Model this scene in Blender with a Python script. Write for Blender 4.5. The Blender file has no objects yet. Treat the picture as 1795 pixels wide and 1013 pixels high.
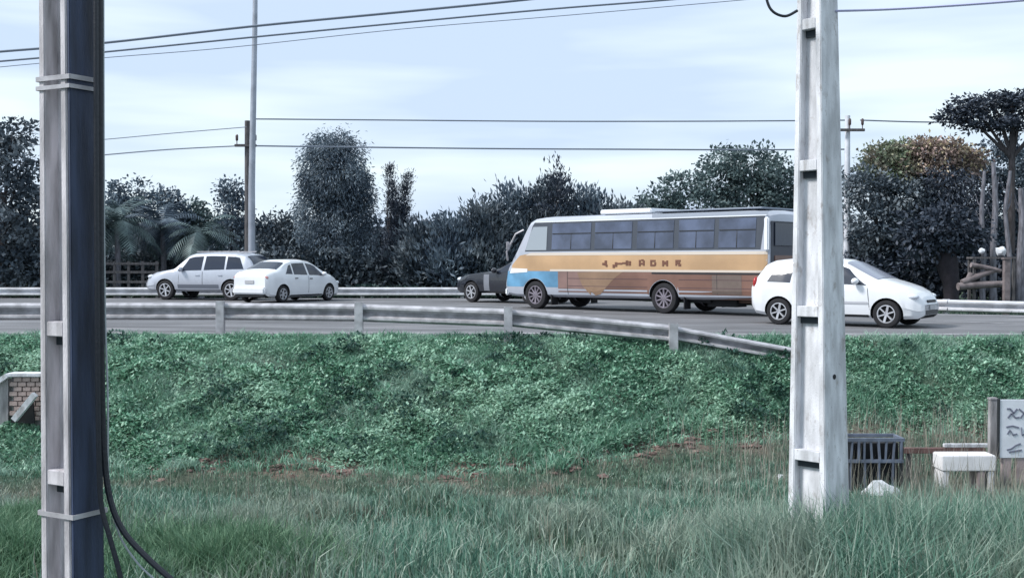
import bpy, bmesh, math, random
import numpy as np
from mathutils import Vector, Matrix, noise

random.seed(7)
rng = np.random.default_rng(7)
S = bpy.context.scene
COL = S.collection
R = math.radians

# ------------------------------------------------------------------ camera
CAMZ, FPX = 1.4, 2000.0
PITCH = math.atan(46.5 / FPX)
cam = bpy.data.objects.new('camera', bpy.data.cameras.new('camera'))
COL.objects.link(cam)
cam.location = (0, 0, CAMZ)
cam.rotation_euler = (math.pi / 2 - PITCH, 0, 0)
cam.data.sensor_width = 36
cam.data.lens = 36 * FPX / 1795
cam.data.clip_start = 0.1
cam.data.clip_end = 5000
S.camera = cam

# ------------------------------------------------------------------ sky, sun, exposure
SUN_EL, SUN_AZ = R(46), R(-106)            # sun high, to the left and a little behind the camera
W = bpy.data.worlds.new('World')
S.world = W
W.use_nodes = True
nt = W.node_tree
nt.nodes.clear()
N = nt.nodes.new
out = N('ShaderNodeOutputWorld'); bg = N('ShaderNodeBackground'); sky = N('ShaderNodeTexSky')
sky.sky_type = 'NISHITA'; sky.sun_disc = False
sky.sun_elevation = SUN_EL; sky.sun_rotation = SUN_AZ
sky.air_density = 1.0; sky.dust_density = 2.0
tc = N('ShaderNodeTexCoord'); mp = N('ShaderNodeMapping'); mp.inputs['Scale'].default_value = (1.2, 1.2, 9.0)
nz = N('ShaderNodeTexNoise'); nz.inputs['Scale'].default_value = 2.2; nz.inputs['Detail'].default_value = 4.0
nz.inputs['Roughness'].default_value = 0.45
cr = N('ShaderNodeValToRGB')
cr.color_ramp.elements[0].position = 0.40; cr.color_ramp.elements[0].color = (4.4, 5.4, 6.9, 1)
cr.color_ramp.elements[1].position = 0.62; cr.color_ramp.elements[1].color = (6.4, 7.3, 7.7, 1)
mx = N('ShaderNodeMix'); mx.data_type = 'RGBA'; mx.inputs[0].default_value = 0.92
nt.links.new(tc.outputs['Generated'], mp.inputs['Vector']); nt.links.new(mp.outputs[0], nz.inputs['Vector'])
nt.links.new(nz.outputs[0], cr.inputs[0]); nt.links.new(sky.outputs[0], mx.inputs[6]); nt.links.new(cr.outputs[0], mx.inputs[7])
nt.links.new(mx.outputs[2], bg.inputs['Color']); nt.links.new(bg.outputs[0], out.inputs['Surface'])
bg.inputs['Strength'].default_value = 0.1

sun = bpy.data.objects.new('sun', bpy.data.lights.new('sun', 'SUN'))
COL.objects.link(sun)
sun.data.energy = 2.6; sun.data.angle = R(12); sun.data.color = (1.0, 0.97, 0.93)
sd = Vector((math.sin(SUN_AZ) * math.cos(SUN_EL), math.cos(SUN_AZ) * math.cos(SUN_EL), math.sin(SUN_EL)))
sun.rotation_euler = sd.to_track_quat('Z', 'Y').to_euler()
sun.location = (0, 0, 30)

S.view_settings.view_transform = 'Standard'
S.view_settings.look = 'None'
S.view_settings.exposure = 0.62
S.view_settings.gamma = 1.0
S.view_settings.use_curve_mapping = False
S.cycles.max_bounces = 6; S.cycles.transparent_max_bounces = 8

# ------------------------------------------------------------------ measuring helper
def at(px, py, Y):
    """the point at distance Y that the photograph shows at pixel px, py"""
    dx, dv = (px - 897.5) / FPX, (506.5 - py) / FPX
    d = Vector((dx, math.cos(PITCH) + dv * math.sin(PITCH), -math.sin(PITCH) + dv * math.cos(PITCH)))
    t = Y / d.y
    return Vector((d.x * t, Y, CAMZ + d.z * t))

# ------------------------------------------------------------------ materials
MATS = {}
def mat(name, col, rough=0.6, metal=0.0, var=0.0, scale=6.0, col2=None, bump=0.0, bscale=40.0, spec=0.5, stretch=None, coat=0.0):
    if name in MATS: return MATS[name]
    m = bpy.data.materials.new(name); m.use_nodes = True
    t = m.node_tree; b = t.nodes['Principled BSDF']
    b.inputs['Base Color'].default_value = (*col, 1); b.inputs['Roughness'].default_value = rough
    b.inputs['Metallic'].default_value = metal; b.inputs['Specular IOR Level'].default_value = spec
    b.inputs['Coat Weight'].default_value = coat
    c = t.nodes.new('ShaderNodeTexCoord')
    src = c.outputs['Object']
    if stretch:
        mpn = t.nodes.new('ShaderNodeMapping'); mpn.inputs['Scale'].default_value = stretch
        t.links.new(src, mpn.inputs[0]); src = mpn.outputs[0]
    if var or col2:
        n = t.nodes.new('ShaderNodeTexNoise'); n.inputs['Scale'].default_value = scale; n.inputs['Detail'].default_value = 6
        r = t.nodes.new('ShaderNodeValToRGB')
        c2 = col2 or tuple(v * (1 - var) for v in col)
        c1 = col if col2 else tuple(min(1, v * (1 + var * .6)) for v in col)
        r.color_ramp.elements[0].position = 0.35; r.color_ramp.elements[0].color = (*c2, 1)
        r.color_ramp.elements[1].position = 0.65; r.color_ramp.elements[1].color = (*c1, 1)
        t.links.new(src, n.inputs['Vector']); t.links.new(n.outputs[0], r.inputs[0]); t.links.new(r.outputs[0], b.inputs['Base Color'])
    if bump:
        n2 = t.nodes.new('ShaderNodeTexNoise'); n2.inputs['Scale'].default_value = bscale; n2.inputs['Detail'].default_value = 5
        bp = t.nodes.new('ShaderNodeBump'); bp.inputs['Strength'].default_value = bump; bp.inputs['Distance'].default_value = 0.02
        t.links.new(src, n2.inputs['Vector']); t.links.new(n2.outputs[0], bp.inputs['Height']); t.links.new(bp.outputs[0], b.inputs['Normal'])
    MATS[name] = m
    return m

def stain(m, col, scale, lo, hi, stretch):
    t = m.node_tree; b = t.nodes['Principled BSDF']; src = b.inputs['Base Color'].links[0].from_socket
    c = t.nodes.new('ShaderNodeTexCoord'); mp_ = t.nodes.new('ShaderNodeMapping'); mp_.inputs['Scale'].default_value = stretch
    n = t.nodes.new('ShaderNodeTexNoise'); n.inputs['Scale'].default_value = scale; n.inputs['Detail'].default_value = 8; n.inputs['Roughness'].default_value = .7
    mr = t.nodes.new('ShaderNodeMapRange'); mr.inputs[1].default_value = lo; mr.inputs[2].default_value = hi
    mm = t.nodes.new('ShaderNodeMix'); mm.data_type = 'RGBA'; mm.inputs[7].default_value = (*col, 1)
    t.links.new(c.outputs['Object'], mp_.inputs[0]); t.links.new(mp_.outputs[0], n.inputs[0]); t.links.new(n.outputs[0], mr.inputs[0])
    t.links.new(mr.outputs[0], mm.inputs[0]); t.links.new(src, mm.inputs[6]); t.links.new(mm.outputs[2], b.inputs['Base Color'])
def leafmat(name, cols, scale=0.5, trans=0.25, patch=None):
    """every leaf its own tone (random per island); patch = (colour, low, high) drifts of another tone over the ground"""
    if name in MATS: return MATS[name]
    m = bpy.data.materials.new(name); m.use_nodes = True
    t = m.node_tree; b = t.nodes['Principled BSDF']; o = t.nodes['Material Output']
    b.inputs['Roughness'].default_value = 0.55; b.inputs['Specular IOR Level'].default_value = 0.35
    g = t.nodes.new('ShaderNodeNewGeometry'); r = t.nodes.new('ShaderNodeValToRGB')
    e = r.color_ramp.elements
    e[0].color = (*cols[0], 1); e[1].color = (*cols[-1], 1)
    for i in range(1, len(cols) - 1):
        k = e.new(i / (len(cols) - 1)); k.color = (*cols[i], 1)
    t.links.new(g.outputs['Random Per Island'], r.inputs[0])
    colout = r.outputs[0]
    c = t.nodes.new('ShaderNodeTexCoord')
    if patch:
        n = t.nodes.new('ShaderNodeTexNoise'); n.inputs['Scale'].default_value = scale; n.inputs['Detail'].default_value = 3
        t.links.new(c.outputs['Object'], n.inputs['Vector'])
        mr = t.nodes.new('ShaderNodeMapRange'); mr.inputs[1].default_value = patch[1]; mr.inputs[2].default_value = patch[2]
        t.links.new(n.outputs[0], mr.inputs[0])
        mm = t.nodes.new('ShaderNodeMix'); mm.data_type = 'RGBA'; mm.blend_type = 'MIX'
        t.links.new(mr.outputs[0], mm.inputs[0]); t.links.new(colout, mm.inputs[6]); mm.inputs[7].default_value = (*patch[0], 1)
        colout = mm.outputs[2]
    t.links.new(colout, b.inputs['Base Color'])
    if trans:
        tr = t.nodes.new('ShaderNodeBsdfTranslucent'); ms = t.nodes.new('ShaderNodeMixShader'); ms.inputs[0].default_value = trans
        t.links.new(colout, tr.inputs['Color']); t.links.new(b.outputs[0], ms.inputs[1]); t.links.new(tr.outputs[0], ms.inputs[2])
        t.links.new(ms.outputs[0], o.inputs['Surface'])
    MATS[name] = m
    return m

CONC = mat('pale_concrete', (0.66, 0.67, 0.71), 0.85, var=0.28, scale=3.0, bump=0.35, bscale=60, stretch=(3, 3, .7))
CONC2 = mat('weathered_concrete', (0.33, 0.32, 0.33), 0.9, var=0.4, scale=4.0, bump=0.4, bscale=50, stretch=(3, 3, .6))
GALV = mat('galvanised_steel', (0.47, 0.46, 0.49), 0.5, 0.35, var=0.3, scale=5, bump=0.1)
RUBBER = mat('black_rubber', (0.012, 0.012, 0.016), 0.8, var=0.3)
DARK = mat('dark_underbody', (0.01, 0.011, 0.014), 0.8)
CABLE = mat('black_cable_sheath', (0.010, 0.013, 0.022), 0.45, bump=.2)
WIRE = mat('weathered_wire', (0.16, 0.19, 0.24), 0.6)
GLASS = mat('tinted_glass', (0.022, 0.030, 0.050), 0.08, spec=0.5)
BUSGLASS = mat('bus_window_glass', (0.075, 0.095, 0.155), 0.12, spec=0.8, var=.45, scale=1.5)
WHITEP = mat('white_car_paint', (0.74, 0.76, 0.80), 0.28, spec=0.5, coat=0.5, var=.04, scale=2)
SILVER = mat('pale_silver_paint', (0.50, 0.53, 0.60), 0.28, 0.3, coat=0.5, var=.04)
BLACKP = mat('black_car_paint', (0.018, 0.021, 0.03), 0.25, coat=0.6)
RIM = mat('silver_wheel_rim', (0.55, 0.56, 0.60), 0.35, 0.5)
RIMD = mat('dusty_steel_rim', (0.22, 0.20, 0.24), 0.6, 0.3, var=.3)
LAMP = mat('headlamp_lens', (0.62, 0.66, 0.72), 0.1, spec=0.9)
REDL = mat('red_lamp_lens', (0.35, 0.02, 0.02), 0.2)
PLAST = mat('black_plastic_trim', (0.02, 0.022, 0.027), 0.5)
BARK = mat('dark_bark', (0.06, 0.055, 0.06), 0.9, var=.4, scale=8, bump=.5, bscale=20, stretch=(2, 2, .5))
PALEBARK = mat('pale_bark', (0.17, 0.17, 0.20), 0.9, var=.45, scale=6, bump=.4, bscale=20, stretch=(2, 2, .5))
WOOD = mat('weathered_wood', (0.10, 0.095, 0.10), 0.9, var=.4, scale=8, stretch=(3, 3, .4), bump=.3)

stain(CONC, (.30, .27, .26), 9, .56, .72, (1, 1, .5)); stain(CONC, (.20, .20, .21), 45, .62, .70, (1, 1, 1))
# ------------------------------------------------------------------ mesh helpers
class MB:
    def __init__(s): s.v = []; s.f = []; s.mi = []
    def add(s, vs, fs, mi=0):
        k = len(s.v); s.v += [tuple(p) for p in vs]; s.f += [tuple(k + i for i in f) for f in fs]; s.mi += [mi] * len(fs); return s
    def frustum(s, c0, a0, b0, c1, a1, b1, rot=0.0, mi=0):
        """tapered block from rectangle a0 x b0 centred c0 up to a1 x b1 centred c1"""
        cs, sn = math.cos(rot), math.sin(rot); vs = []
        for (c, a, b) in ((c0, a0, b0), (c1, a1, b1)):
            for (x, y) in ((-a, -b), (a, -b), (a, b), (-a, b)):
                x, y = x / 2, y / 2
                vs.append((c[0] + x * cs - y * sn, c[1] + x * sn + y * cs, c[2]))
        return s.add(vs, [(3, 2, 1, 0), (4, 5, 6, 7), (0, 1, 5, 4), (1, 2, 6, 5), (2, 3, 7, 6), (3, 0, 4, 7)], mi)
    def box(s, c, d, rot=0.0, mi=0):
        return s.frustum((c[0], c[1], c[2] - d[2] / 2), d[0], d[1], (c[0], c[1], c[2] + d[2] / 2), d[0], d[1], rot, mi)
    def bar(s, p, q, w, h):
        p, q = Vector(p), Vector(q); d = (q - p).normalized()
        u = Vector((0, 0, 1)) if abs(d.z) < .9 else Vector((0, 1, 0))
        r = d.cross(u).normalized(); u = r.cross(d)
        vs = [c + r * (i * w / 2) + u * (j * h / 2) for c in (p, q) for (i, j) in ((-1, -1), (1, -1), (1, 1), (-1, 1))]
        return s.add(vs, [(3, 2, 1, 0), (4, 5, 6, 7), (0, 1, 5, 4), (1, 2, 6, 5), (2, 3, 7, 6), (3, 0, 4, 7)])
    def tube(s, pts, rad, n=8):
        pts = [Vector(p) for p in pts]; k = len(pts)
        rad = rad if isinstance(rad, (list, tuple)) else [rad] * k
        vs = []; ref = None
        for i, p in enumerate(pts):
            d = (pts[min(i + 1, k - 1)] - pts[max(i - 1, 0)]).normalized()
            if ref is None: ref = Vector((1, 0, 0)) if abs(d.x) < .8 else Vector((0, 1, 0))
            a = d.cross(ref).normalized(); b = a.cross(d); ref = b
            for j in range(n):
                t = 2 * math.pi * j / n
                vs.append(p + (a * math.cos(t) + b * math.sin(t)) * rad[i])
        fs = [(i * n + j, i * n + (j + 1) % n, (i + 1) * n + (j + 1) % n, (i + 1) * n + j) for i in range(k - 1) for j in range(n)]
        fs += [tuple(range(n))[::-1], tuple((k - 1) * n + j for j in range(n))]
        return s.add(vs, fs)
    def lathe(s, prof, n=20, c=(0, 0, 0), mi=0):
        """profile (radius, offset) turned round the local y axis"""
        vs = []
        for (r, o) in prof:
            for j in range(n):
                t = 2 * math.pi * j / n
                vs.append((c[0] + r * math.cos(t), c[1] + o, c[2] + r * math.sin(t)))
        k = len(prof)
        fs = [(i * n + j, i * n + (j + 1) % n, (i + 1) * n + (j + 1) % n, (i + 1) * n + j) for i in range(k - 1) for j in range(n)]
        return s.add(vs, fs, mi)
    def blob(s, c, r, rx=1, ry=1, rz=1, jit=.15, seed=0):
        bm = bmesh.new(); bmesh.ops.create_icosphere(bm, subdivisions=2, radius=1)
        vs = []
        for v in bm.verts:
            k = 1 + jit * noise.noise(v.co * 1.7 + Vector((seed, seed * 2, 0))) * 2
            vs.append((c[0] + v.co.x * r * rx * k, c[1] + v.co.y * r * ry * k, c[2] + v.co.z * r * rz * k))
        fs = [tuple(v.index for v in f.verts) for f in bm.faces]; bm.free()
        return s.add(vs, fs)
    def build(s, name, m, parent=None, smooth=False, bevel=0.0, mats=None):
        me = bpy.data.meshes.new(name); me.from_pydata(s.v, [], s.f)
        for mm in (mats or [m]): me.materials.append(mm)
        if mats: me.polygons.foreach_set('material_index', s.mi)
        bm = bmesh.new(); bm.from_mesh(me); bmesh.ops.recalc_face_normals(bm, faces=bm.faces)
        if bevel:
            bmesh.ops.bevel(bm, geom=[e for e in bm.edges if len(e.link_faces) == 2 and e.calc_face_angle(0) > .5], offset=bevel, segments=2, affect='EDGES')
        bm.to_mesh(me); bm.free()
        if smooth or bevel:
            me.polygons.foreach_set('use_smooth', [True] * len(me.polygons)); me.set_sharp_from_angle(angle=R(38))
        me.update()
        o = bpy.data.objects.new(name, me); COL.objects.link(o)
        if parent: o.parent = parent
        return o

def np_mesh(name, V, quads=None, tris=None, m=None, parent=None, smooth=False):
    me = bpy.data.meshes.new(name)
    q = quads if quads is not None else np.zeros((0, 4), int); t = tris if tris is not None else np.zeros((0, 3), int)
    me.vertices.add(len(V)); me.vertices.foreach_set('co', np.asarray(V, np.float32).ravel())
    loops = np.concatenate([q.ravel(), t.ravel()]).astype(np.int32)
    me.loops.add(len(loops)); me.loops.foreach_set('vertex_index', loops)
    nq, n3 = len(q), len(t)
    me.polygons.add(nq + n3)
    starts = np.concatenate([np.arange(nq) * 4, nq * 4 + np.arange(n3) * 3]).astype(np.int32)
    me.polygons.foreach_set('loop_start', starts)
    if smooth: me.polygons.foreach_set('use_smooth', np.ones(nq + n3, bool))
    me.materials.append(m); me.update(calc_edges=True); me.validate()
    o = bpy.data.objects.new(name, me); COL.objects.link(o)
    if parent: o.parent = parent
    return o

def tag(o, label=None, cat=None, group=None, kind=None):
    if label: o['label'] = label
    if cat: o['category'] = cat
    if group: o['group'] = group
    if kind: o['kind'] = kind
    return o
def empty(name, loc, label, cat, group=None, rz=0.0):
    o = bpy.data.objects.new(name, None); COL.objects.link(o); o.location = loc; o.rotation_euler = (0, 0, rz)
    o.empty_display_size = .3
    return tag(o, label, cat, group)
def copy_tree(o, parent=None):
    c = o.copy(); COL.objects.link(c); c.parent = parent
    for ch in list(o.children): copy_tree(ch, c)
    return c
def ss(a, b, x):
    t = np.clip((x - a) / (b - a), 0, 1); return t * t * (3 - 2 * t)
def wob(x, y, f, ph=0.0):
    return (np.sin(x * f + ph) * np.cos(y * f * 1.13 + ph * 1.7) + .5 * np.sin(x * f * 2.3 + y * f * 1.9 + ph * 2.1) + .35 * np.sin(x * f * 4.7 - y * f * 3.9 + ph)) / 1.85

# ------------------------------------------------------------------ terrain
def bmask(x):
    m = 0
    for a, b in ((-4.5, -2.0), (-1.3, .3), (1.4, 4.6), (5.3, 8.5)):
        m = m + ss(a - .3, a + .2, x) * (1 - ss(b - .2, b + .3, x))
    return m * (.75 + .25 * np.sin(x * 7))
def crest(x): return 21.3 - .35 * ss(-2, 5, x)
def toe(x): return 16.35 + 1.75 * ss(1.0, 3.2, x) + .25 * np.sin(x * 1.3)
FAR = [(-600, 44.8), (-40, 44.8), (-2, 44.6), (4, 42.0), (8, 36.8), (11.5, 31.2), (15, 29.6), (25, 26.5), (60, 24.5), (600, 24.0)]
def far_edge(x): return np.interp(x, [p[0] for p in FAR], [p[1] for p in FAR])
def gz(x, y):
    ye, yt = crest(x), toe(x)
    u = (ye - y) / (ye - yt)
    low = -1.66 + .28 * ss(15.8, 18.3, y)
    z = low * ss(0, 1, u)
    # a small eroded scarp at the toe of the bank
    z = z - .17 * np.exp(-((y - yt - .25) / .17) ** 2) * bmask(x)
    on = ss(0.05, .5, u)
    z = z + on * (.10 * wob(x, y, 1.3) + .07 * wob(x, y, 3.1, 1.0) + .03 * wob(x, y, 7.5, 2.0))
    fe = far_edge(x)
    z = np.where(y > ye, -.03, z)
    z = z - .38 * ss(.0, 1.3, y - fe) * np.where(y > ye, 1, 0)
    z = z + np.where(y > fe + 2, .25 * ss(2, 9, y - fe), 0)
    return z
xs = np.concatenate([[-1500, -700, -300, -120, -60, -35, -25, -18], np.arange(-14, 14.01, .14), [18, 25, 35, 60, 120, 300, 700, 1500]])
ys = np.concatenate([[-60, -20, -5, 3], np.arange(6, 21.9, .12), np.arange(22, 56, 1.0), [60, 70, 90, 130, 200, 400, 900, 2500]])
X, Y = np.meshgrid(xs, ys); Z = gz(X, Y)
nx, ny = len(xs), len(ys)
idx = np.arange(nx * ny).reshape(ny, nx)
q = np.stack([idx[:-1, :-1], idx[:-1, 1:], idx[1:, 1:], idx[1:, :-1]], -1).reshape(-1, 4)
gm = bpy.data.materials.new('soil_and_turf'); gm.use_nodes = True
t = gm.node_tree; b = t.nodes['Principled BSDF']; b.inputs['Roughness'].default_value = .95; b.inputs['Specular IOR Level'].default_value = .1
c = t.nodes.new('ShaderNodeTexCoord'); n1 = t.nodes.new('ShaderNodeTexNoise'); n1.inputs['Scale'].default_value = 1.1; n1.inputs['Detail'].default_value = 8
r1 = t.nodes.new('ShaderNodeValToRGB')
r1.color_ramp.elements[0].position = .40; r1.color_ramp.elements[0].color = (.04, .075, .052, 1)
r1.color_ramp.elements[1].position = .60; r1.color_ramp.elements[1].color = (.085, .105, .080, 1)
n2 = t.nodes.new('ShaderNodeTexNoise'); n2.inputs['Scale'].default_value = 25; n2.inputs['Detail'].default_value = 6
bp = t.nodes.new('ShaderNodeBump'); bp.inputs['Strength'].default_value = .8; bp.inputs['Distance'].default_value = .05
t.links.new(c.outputs['Object'], n1.inputs[0]); t.links.new(n1.outputs[0], r1.inputs[0]); ba = t.nodes.new('ShaderNodeAttribute'); ba.attribute_name = 'bare'
bm_ = t.nodes.new('ShaderNodeMix'); bm_.data_type = 'RGBA'; bm_.inputs[7].default_value = (.25, .165, .145, 1)
t.links.new(ba.outputs['Fac'], bm_.inputs[0]); t.links.new(r1.outputs[0], bm_.inputs[6]); t.links.new(bm_.outputs[2], b.inputs['Base Color'])
t.links.new(c.outputs['Object'], n2.inputs[0]); t.links.new(n2.outputs[0], bp.inputs['Height']); t.links.new(bp.outputs[0], b.inputs['Normal'])
ground = np_mesh('ground', np.stack([X, Y, Z], -1).reshape(-1, 3), q, None, gm, smooth=True)
bare_v = np.exp(-((Y - toe(X) - .10) / .48) ** 2) * bmask(X) + np.exp(-((Y - 19.15) / .12) ** 2 - ((X - 3.15) / .45) ** 2)
ground.data.attributes.new('bare', 'FLOAT', 'POINT').data.foreach_set('value', np.clip(bare_v, 0, 1).astype(np.float32).ravel())
tag(ground, kind='structure')

# road: one wide sheet of asphalt with painted lines
ASPH = mat('worn_asphalt', (0.155, 0.157, 0.17), 0.85, var=.35, scale=.8, bump=.3, bscale=60, stretch=(.35, 1.6, 1))
stain(ASPH, (.085, .085, .095), 1.1, .54, .62, (.25, 2.0, 1)); stain(ASPH, (.24, .23, .24), .9, .58, .70, (.3, 1.4, 1))
PAINT = mat('road_paint', (0.55, 0.55, 0.58), 0.8, col2=(.30, .30, .33), scale=3)
rx = np.unique(np.concatenate([np.linspace(-120, 120, 121), np.linspace(-14, 16, 61)]))
def strip(name, f0, f1, z, m, x0=-120, x1=120):
    a = rx[(rx >= x0) & (rx <= x1)]
    V = np.concatenate([np.stack([a, f0(a), np.full_like(a, z)], 1), np.stack([a, f1(a), np.full_like(a, z)], 1)])
    k = len(a); i = np.arange(k - 1)
    return tag(np_mesh(name, V, np.stack([i, i + 1, i + 1 + k, i + k], 1), None, m), kind='structure')
strip('road', lambda a: crest(a) - .02, far_edge, 0.0, ASPH)
strip('edge_line', lambda a: crest(a) + 1.25, lambda a: crest(a) + 1.40, .006, PAINT)
strip('edge_line', lambda a: far_edge(a) - .75, lambda a: far_edge(a) - .6, .006, PAINT)
for k in range(14):
    xa = -26 + k * 4.0
    f = lambda a: (crest(a) + far_edge(a)) / 2
    aa = np.linspace(xa, xa + 2, 5)
    V = np.concatenate([np.stack([aa, f(aa) - .06, np.full(5, .006)], 1), np.stack([aa, f(aa) + .06, np.full(5, .006)], 1)])
    i = np.arange(4)
    tag(np_mesh('lane_line', V, np.stack([i, i + 1, i + 6, i + 5], 1), None, PAINT), kind='structure')

# ------------------------------------------------------------------ grass and weeds (stuff)
def rot_frames(n, tilt_lo, tilt_hi):
    """long axis tilted tilt (rad) from vertical in a random direction, and a side axis"""
    az = rng.uniform(0, 2 * np.pi, n); ti = rng.uniform(tilt_lo, tilt_hi, n)
    d = np.stack([np.sin(ti) * np.cos(az), np.sin(ti) * np.sin(az), np.cos(ti)], 1)
    s = np.stack([-np.sin(az), np.cos(az), np.zeros(n)], 1)
    return d, s
def leaves_mesh(name, P, d, s, L, Wd, m, parent=None, cup=.12):
    """diamond leaves with a folded midrib: two quads each"""
    n = len(P); L = np.asarray(L).reshape(-1, 1) * np.ones((n, 1)); Wd = np.asarray(Wd).reshape(-1, 1) * np.ones((n, 1))
    up = np.cross(s, d)
    mid = P + d * L * .5
    a = P; b_ = mid + s * Wd * .5 + up * L * cup; c_ = P + d * L; e = mid - s * Wd * .5 + up * L * cup
    V = np.stack([a, b_, c_, e], 1).reshape(-1, 3)
    i = np.arange(n) * 4
    return np_mesh(name, V, None, np.concatenate([np.stack([i, i + 1, i + 2], 1), np.stack([i, i + 2, i + 3], 1)]), m, parent)
def blades_mesh(name, P, H, Wd, lean, m, parent=None):
    n = len(P); az = rng.uniform(0, 2 * np.pi, n)
    face = rng.uniform(0, 2 * np.pi, n)
    s = np.stack([np.cos(face), np.sin(face), np.zeros(n)], 1)
    l = np.stack([np.cos(az), np.sin(az), np.zeros(n)], 1) * (lean * H)[:, None]
    up = np.array([[0, 0, 1.0]])
    w = Wd[:, None]; h = H[:, None]
    V = np.stack([P - s * w / 2, P + s * w / 2, P + up * h * .55 + l * .3 + s * w * .36, P + up * h * .55 + l * .3 - s * w * .36, P + up * h * (1 - .25 * lean[:, None]) + l], 1).reshape(-1, 3)
    i = np.arange(n) * 5
    return np_mesh(name, V, np.stack([i, i + 1, i + 2, i + 3], 1), np.stack([i + 3, i + 2, i + 4], 1), m, parent)

def scatter(n, x0, x1, y0, y1, keep):
    x = rng.uniform(x0, x1, n); y = rng.uniform(y0, y1, n)
    k = rng.uniform(0, 1, n) < keep(x, y)
    x, y = x[k], y[k]
    return x, y
def wedge(x, y, mg=1.0): return (np.abs(x) < y * .45 + mg)

WEED = leafmat('creeping_weed_leaves', [(.032, .095, .062), (.10, .25, .16), (.20, .40, .275), (.42, .62, .49)], .75, .25, ((.32, .50, .38), .46, .66))
TURF = leafmat('short_turf_blades', [(.06, .12, .08), (.12, .21, .145), (.20, .28, .21)], .9, .2, ((.24, .23, .19), .5, .64))
TALL = leafmat('tall_grass_blades', [(.042, .11, .082), (.105, .235, .175), (.20, .35, .27), (.46, .53, .46)], .55, .25, ((.29, .35, .29), .46, .66))
DRY = leafmat('dry_seed_stalks', [(.16, .15, .12), (.26, .25, .21), (.34, .33, .29)], .7, .1)

# weeds over the bank
def bank_keep(x, y):
    ye, yt = crest(x), toe(x)
    inb = (y < ye - .1) & (y > yt - .02) & wedge(x, y)
    bare = np.exp(-((y - yt - .15) / .42) ** 2) * bmask(x) * 1.1
    bare2 = np.exp(-((y - yt - 1.1) / .16) ** 2) * ((x > 2.2) & (x < 3.6))
    hole = np.clip(1.5 * wob(x, y, 1.7, 5) + .15, 0, .88)
    return np.where(inb, np.clip(1 - bare * 1.1 - bare2 - hole, .04, 1), 0)
x, y = scatter(300000, -11, 11, 15.6, 21.3, bank_keep)
clump = .5 + .5 * wob(x, y, 2.7, 3)
h = rng.uniform(0, 1, len(x)) * (.04 + .13 * np.clip(clump, 0, 1)) * np.clip((crest(x) - y) / 1.3, .12, 1) * np.clip((y - toe(x)) / 1.6, .2, 1)
P = np.stack([x, y, gz(x, y) + h], 1)
d, s_ = rot_frames(len(x), .5, 1.6)
tag(leaves_mesh('bank_weeds', P, d, s_, rng.uniform(.04, .09, len(x)), rng.uniform(.025, .055, len(x)), WEED), kind='stuff')
# broad light leaved clumps that read as lumps
xc, yc = scatter(2600, -10.5, 10.5, 16.5, 21.0, lambda x, y: np.where((y < crest(x) - .35) & (y > toe(x) + .3) & wedge(x, y), np.clip(.45 - .9 * wob(x, y, 1.7, 5), .05, .9), 0))
m_ = 70
ang = rng.uniform(0, 2 * np.pi, (len(xc), m_)); rr = np.sqrt(rng.uniform(0, 1, (len(xc), m_))); rad = rng.uniform(.08, 1, (len(xc), 1)) ** 1.5 * .30 + .06
x = (xc[:, None] + np.cos(ang) * rr * rad).ravel(); y = (yc[:, None] + np.sin(ang) * rr * rad).ravel()
rad = rad * (np.clip((yc - toe(xc)) / 1.8, .35, 1) * np.clip((crest(xc) - yc) / 1.5, .3, 1))[:, None]
h = ((1 - rr ** 2) * rad * .85).ravel() + rng.uniform(-.02, .03, x.shape)
P = np.stack([x, y, gz(x, y) + h], 1)
d, s_ = rot_frames(len(x), .6, 1.7)
tag(leaves_mesh('weed_clumps', P, d, s_, rng.uniform(.05, .10, len(x)), rng.uniform(.035, .065, len(x)), WEED), kind='stuff')
# longer bank grass between the weeds
x, y = scatter(300000, -11, 11, 16.0, 21.3, lambda x, y: np.where((y < crest(x) - .05) & (y > toe(x) - .2) & wedge(x, y), np.clip(.65 + .8 * wob(x, y, 1.7, 5), .3, 1) * (1 - .95 * np.exp(-((y - toe(x) - .12) / .40) ** 2) * bmask(x)), 0))
H = rng.uniform(.06, .26, len(x)) * (.7 + .5 * wob(x, y, 2.9, 3))
tag(blades_mesh('bank_grass', np.stack([x, y, gz(x, y) - .01], 1), np.clip(H, .04, .3), rng.uniform(.012, .028, len(x)), rng.uniform(.3, 1.3, len(x)), leafmat('bank_grass_blades', [(.06, .155, .105), (.13, .29, .20), (.20, .39, .275), (.36, .51, .42)], .7, .25, ((.30, .44, .36), .45, .66))), kind='stuff')
# fresh bright grass at the lower left
x, y = scatter(90000, -6.5, -1.2, 10.0, 13.0, lambda x, y: np.where(wedge(x, y), np.clip(1.2 * np.exp(-((x + 3.1) / .8) ** 2 - ((y - 11.2) / .6) ** 2) + ss(-4.4, -5.0, x), 0, 1), 0))
tag(blades_mesh('fresh_grass', np.stack([x, y, gz(x, y) - .01], 1), rng.uniform(.2, .5, len(x)), rng.uniform(.012, .022, len(x)), rng.uniform(.1, .8, len(x)), leafmat('fresh_grass_blades', [(.05, .12, .065), (.11, .22, .13), (.19, .31, .20)], 1.1, .2)), kind='stuff')
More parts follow.
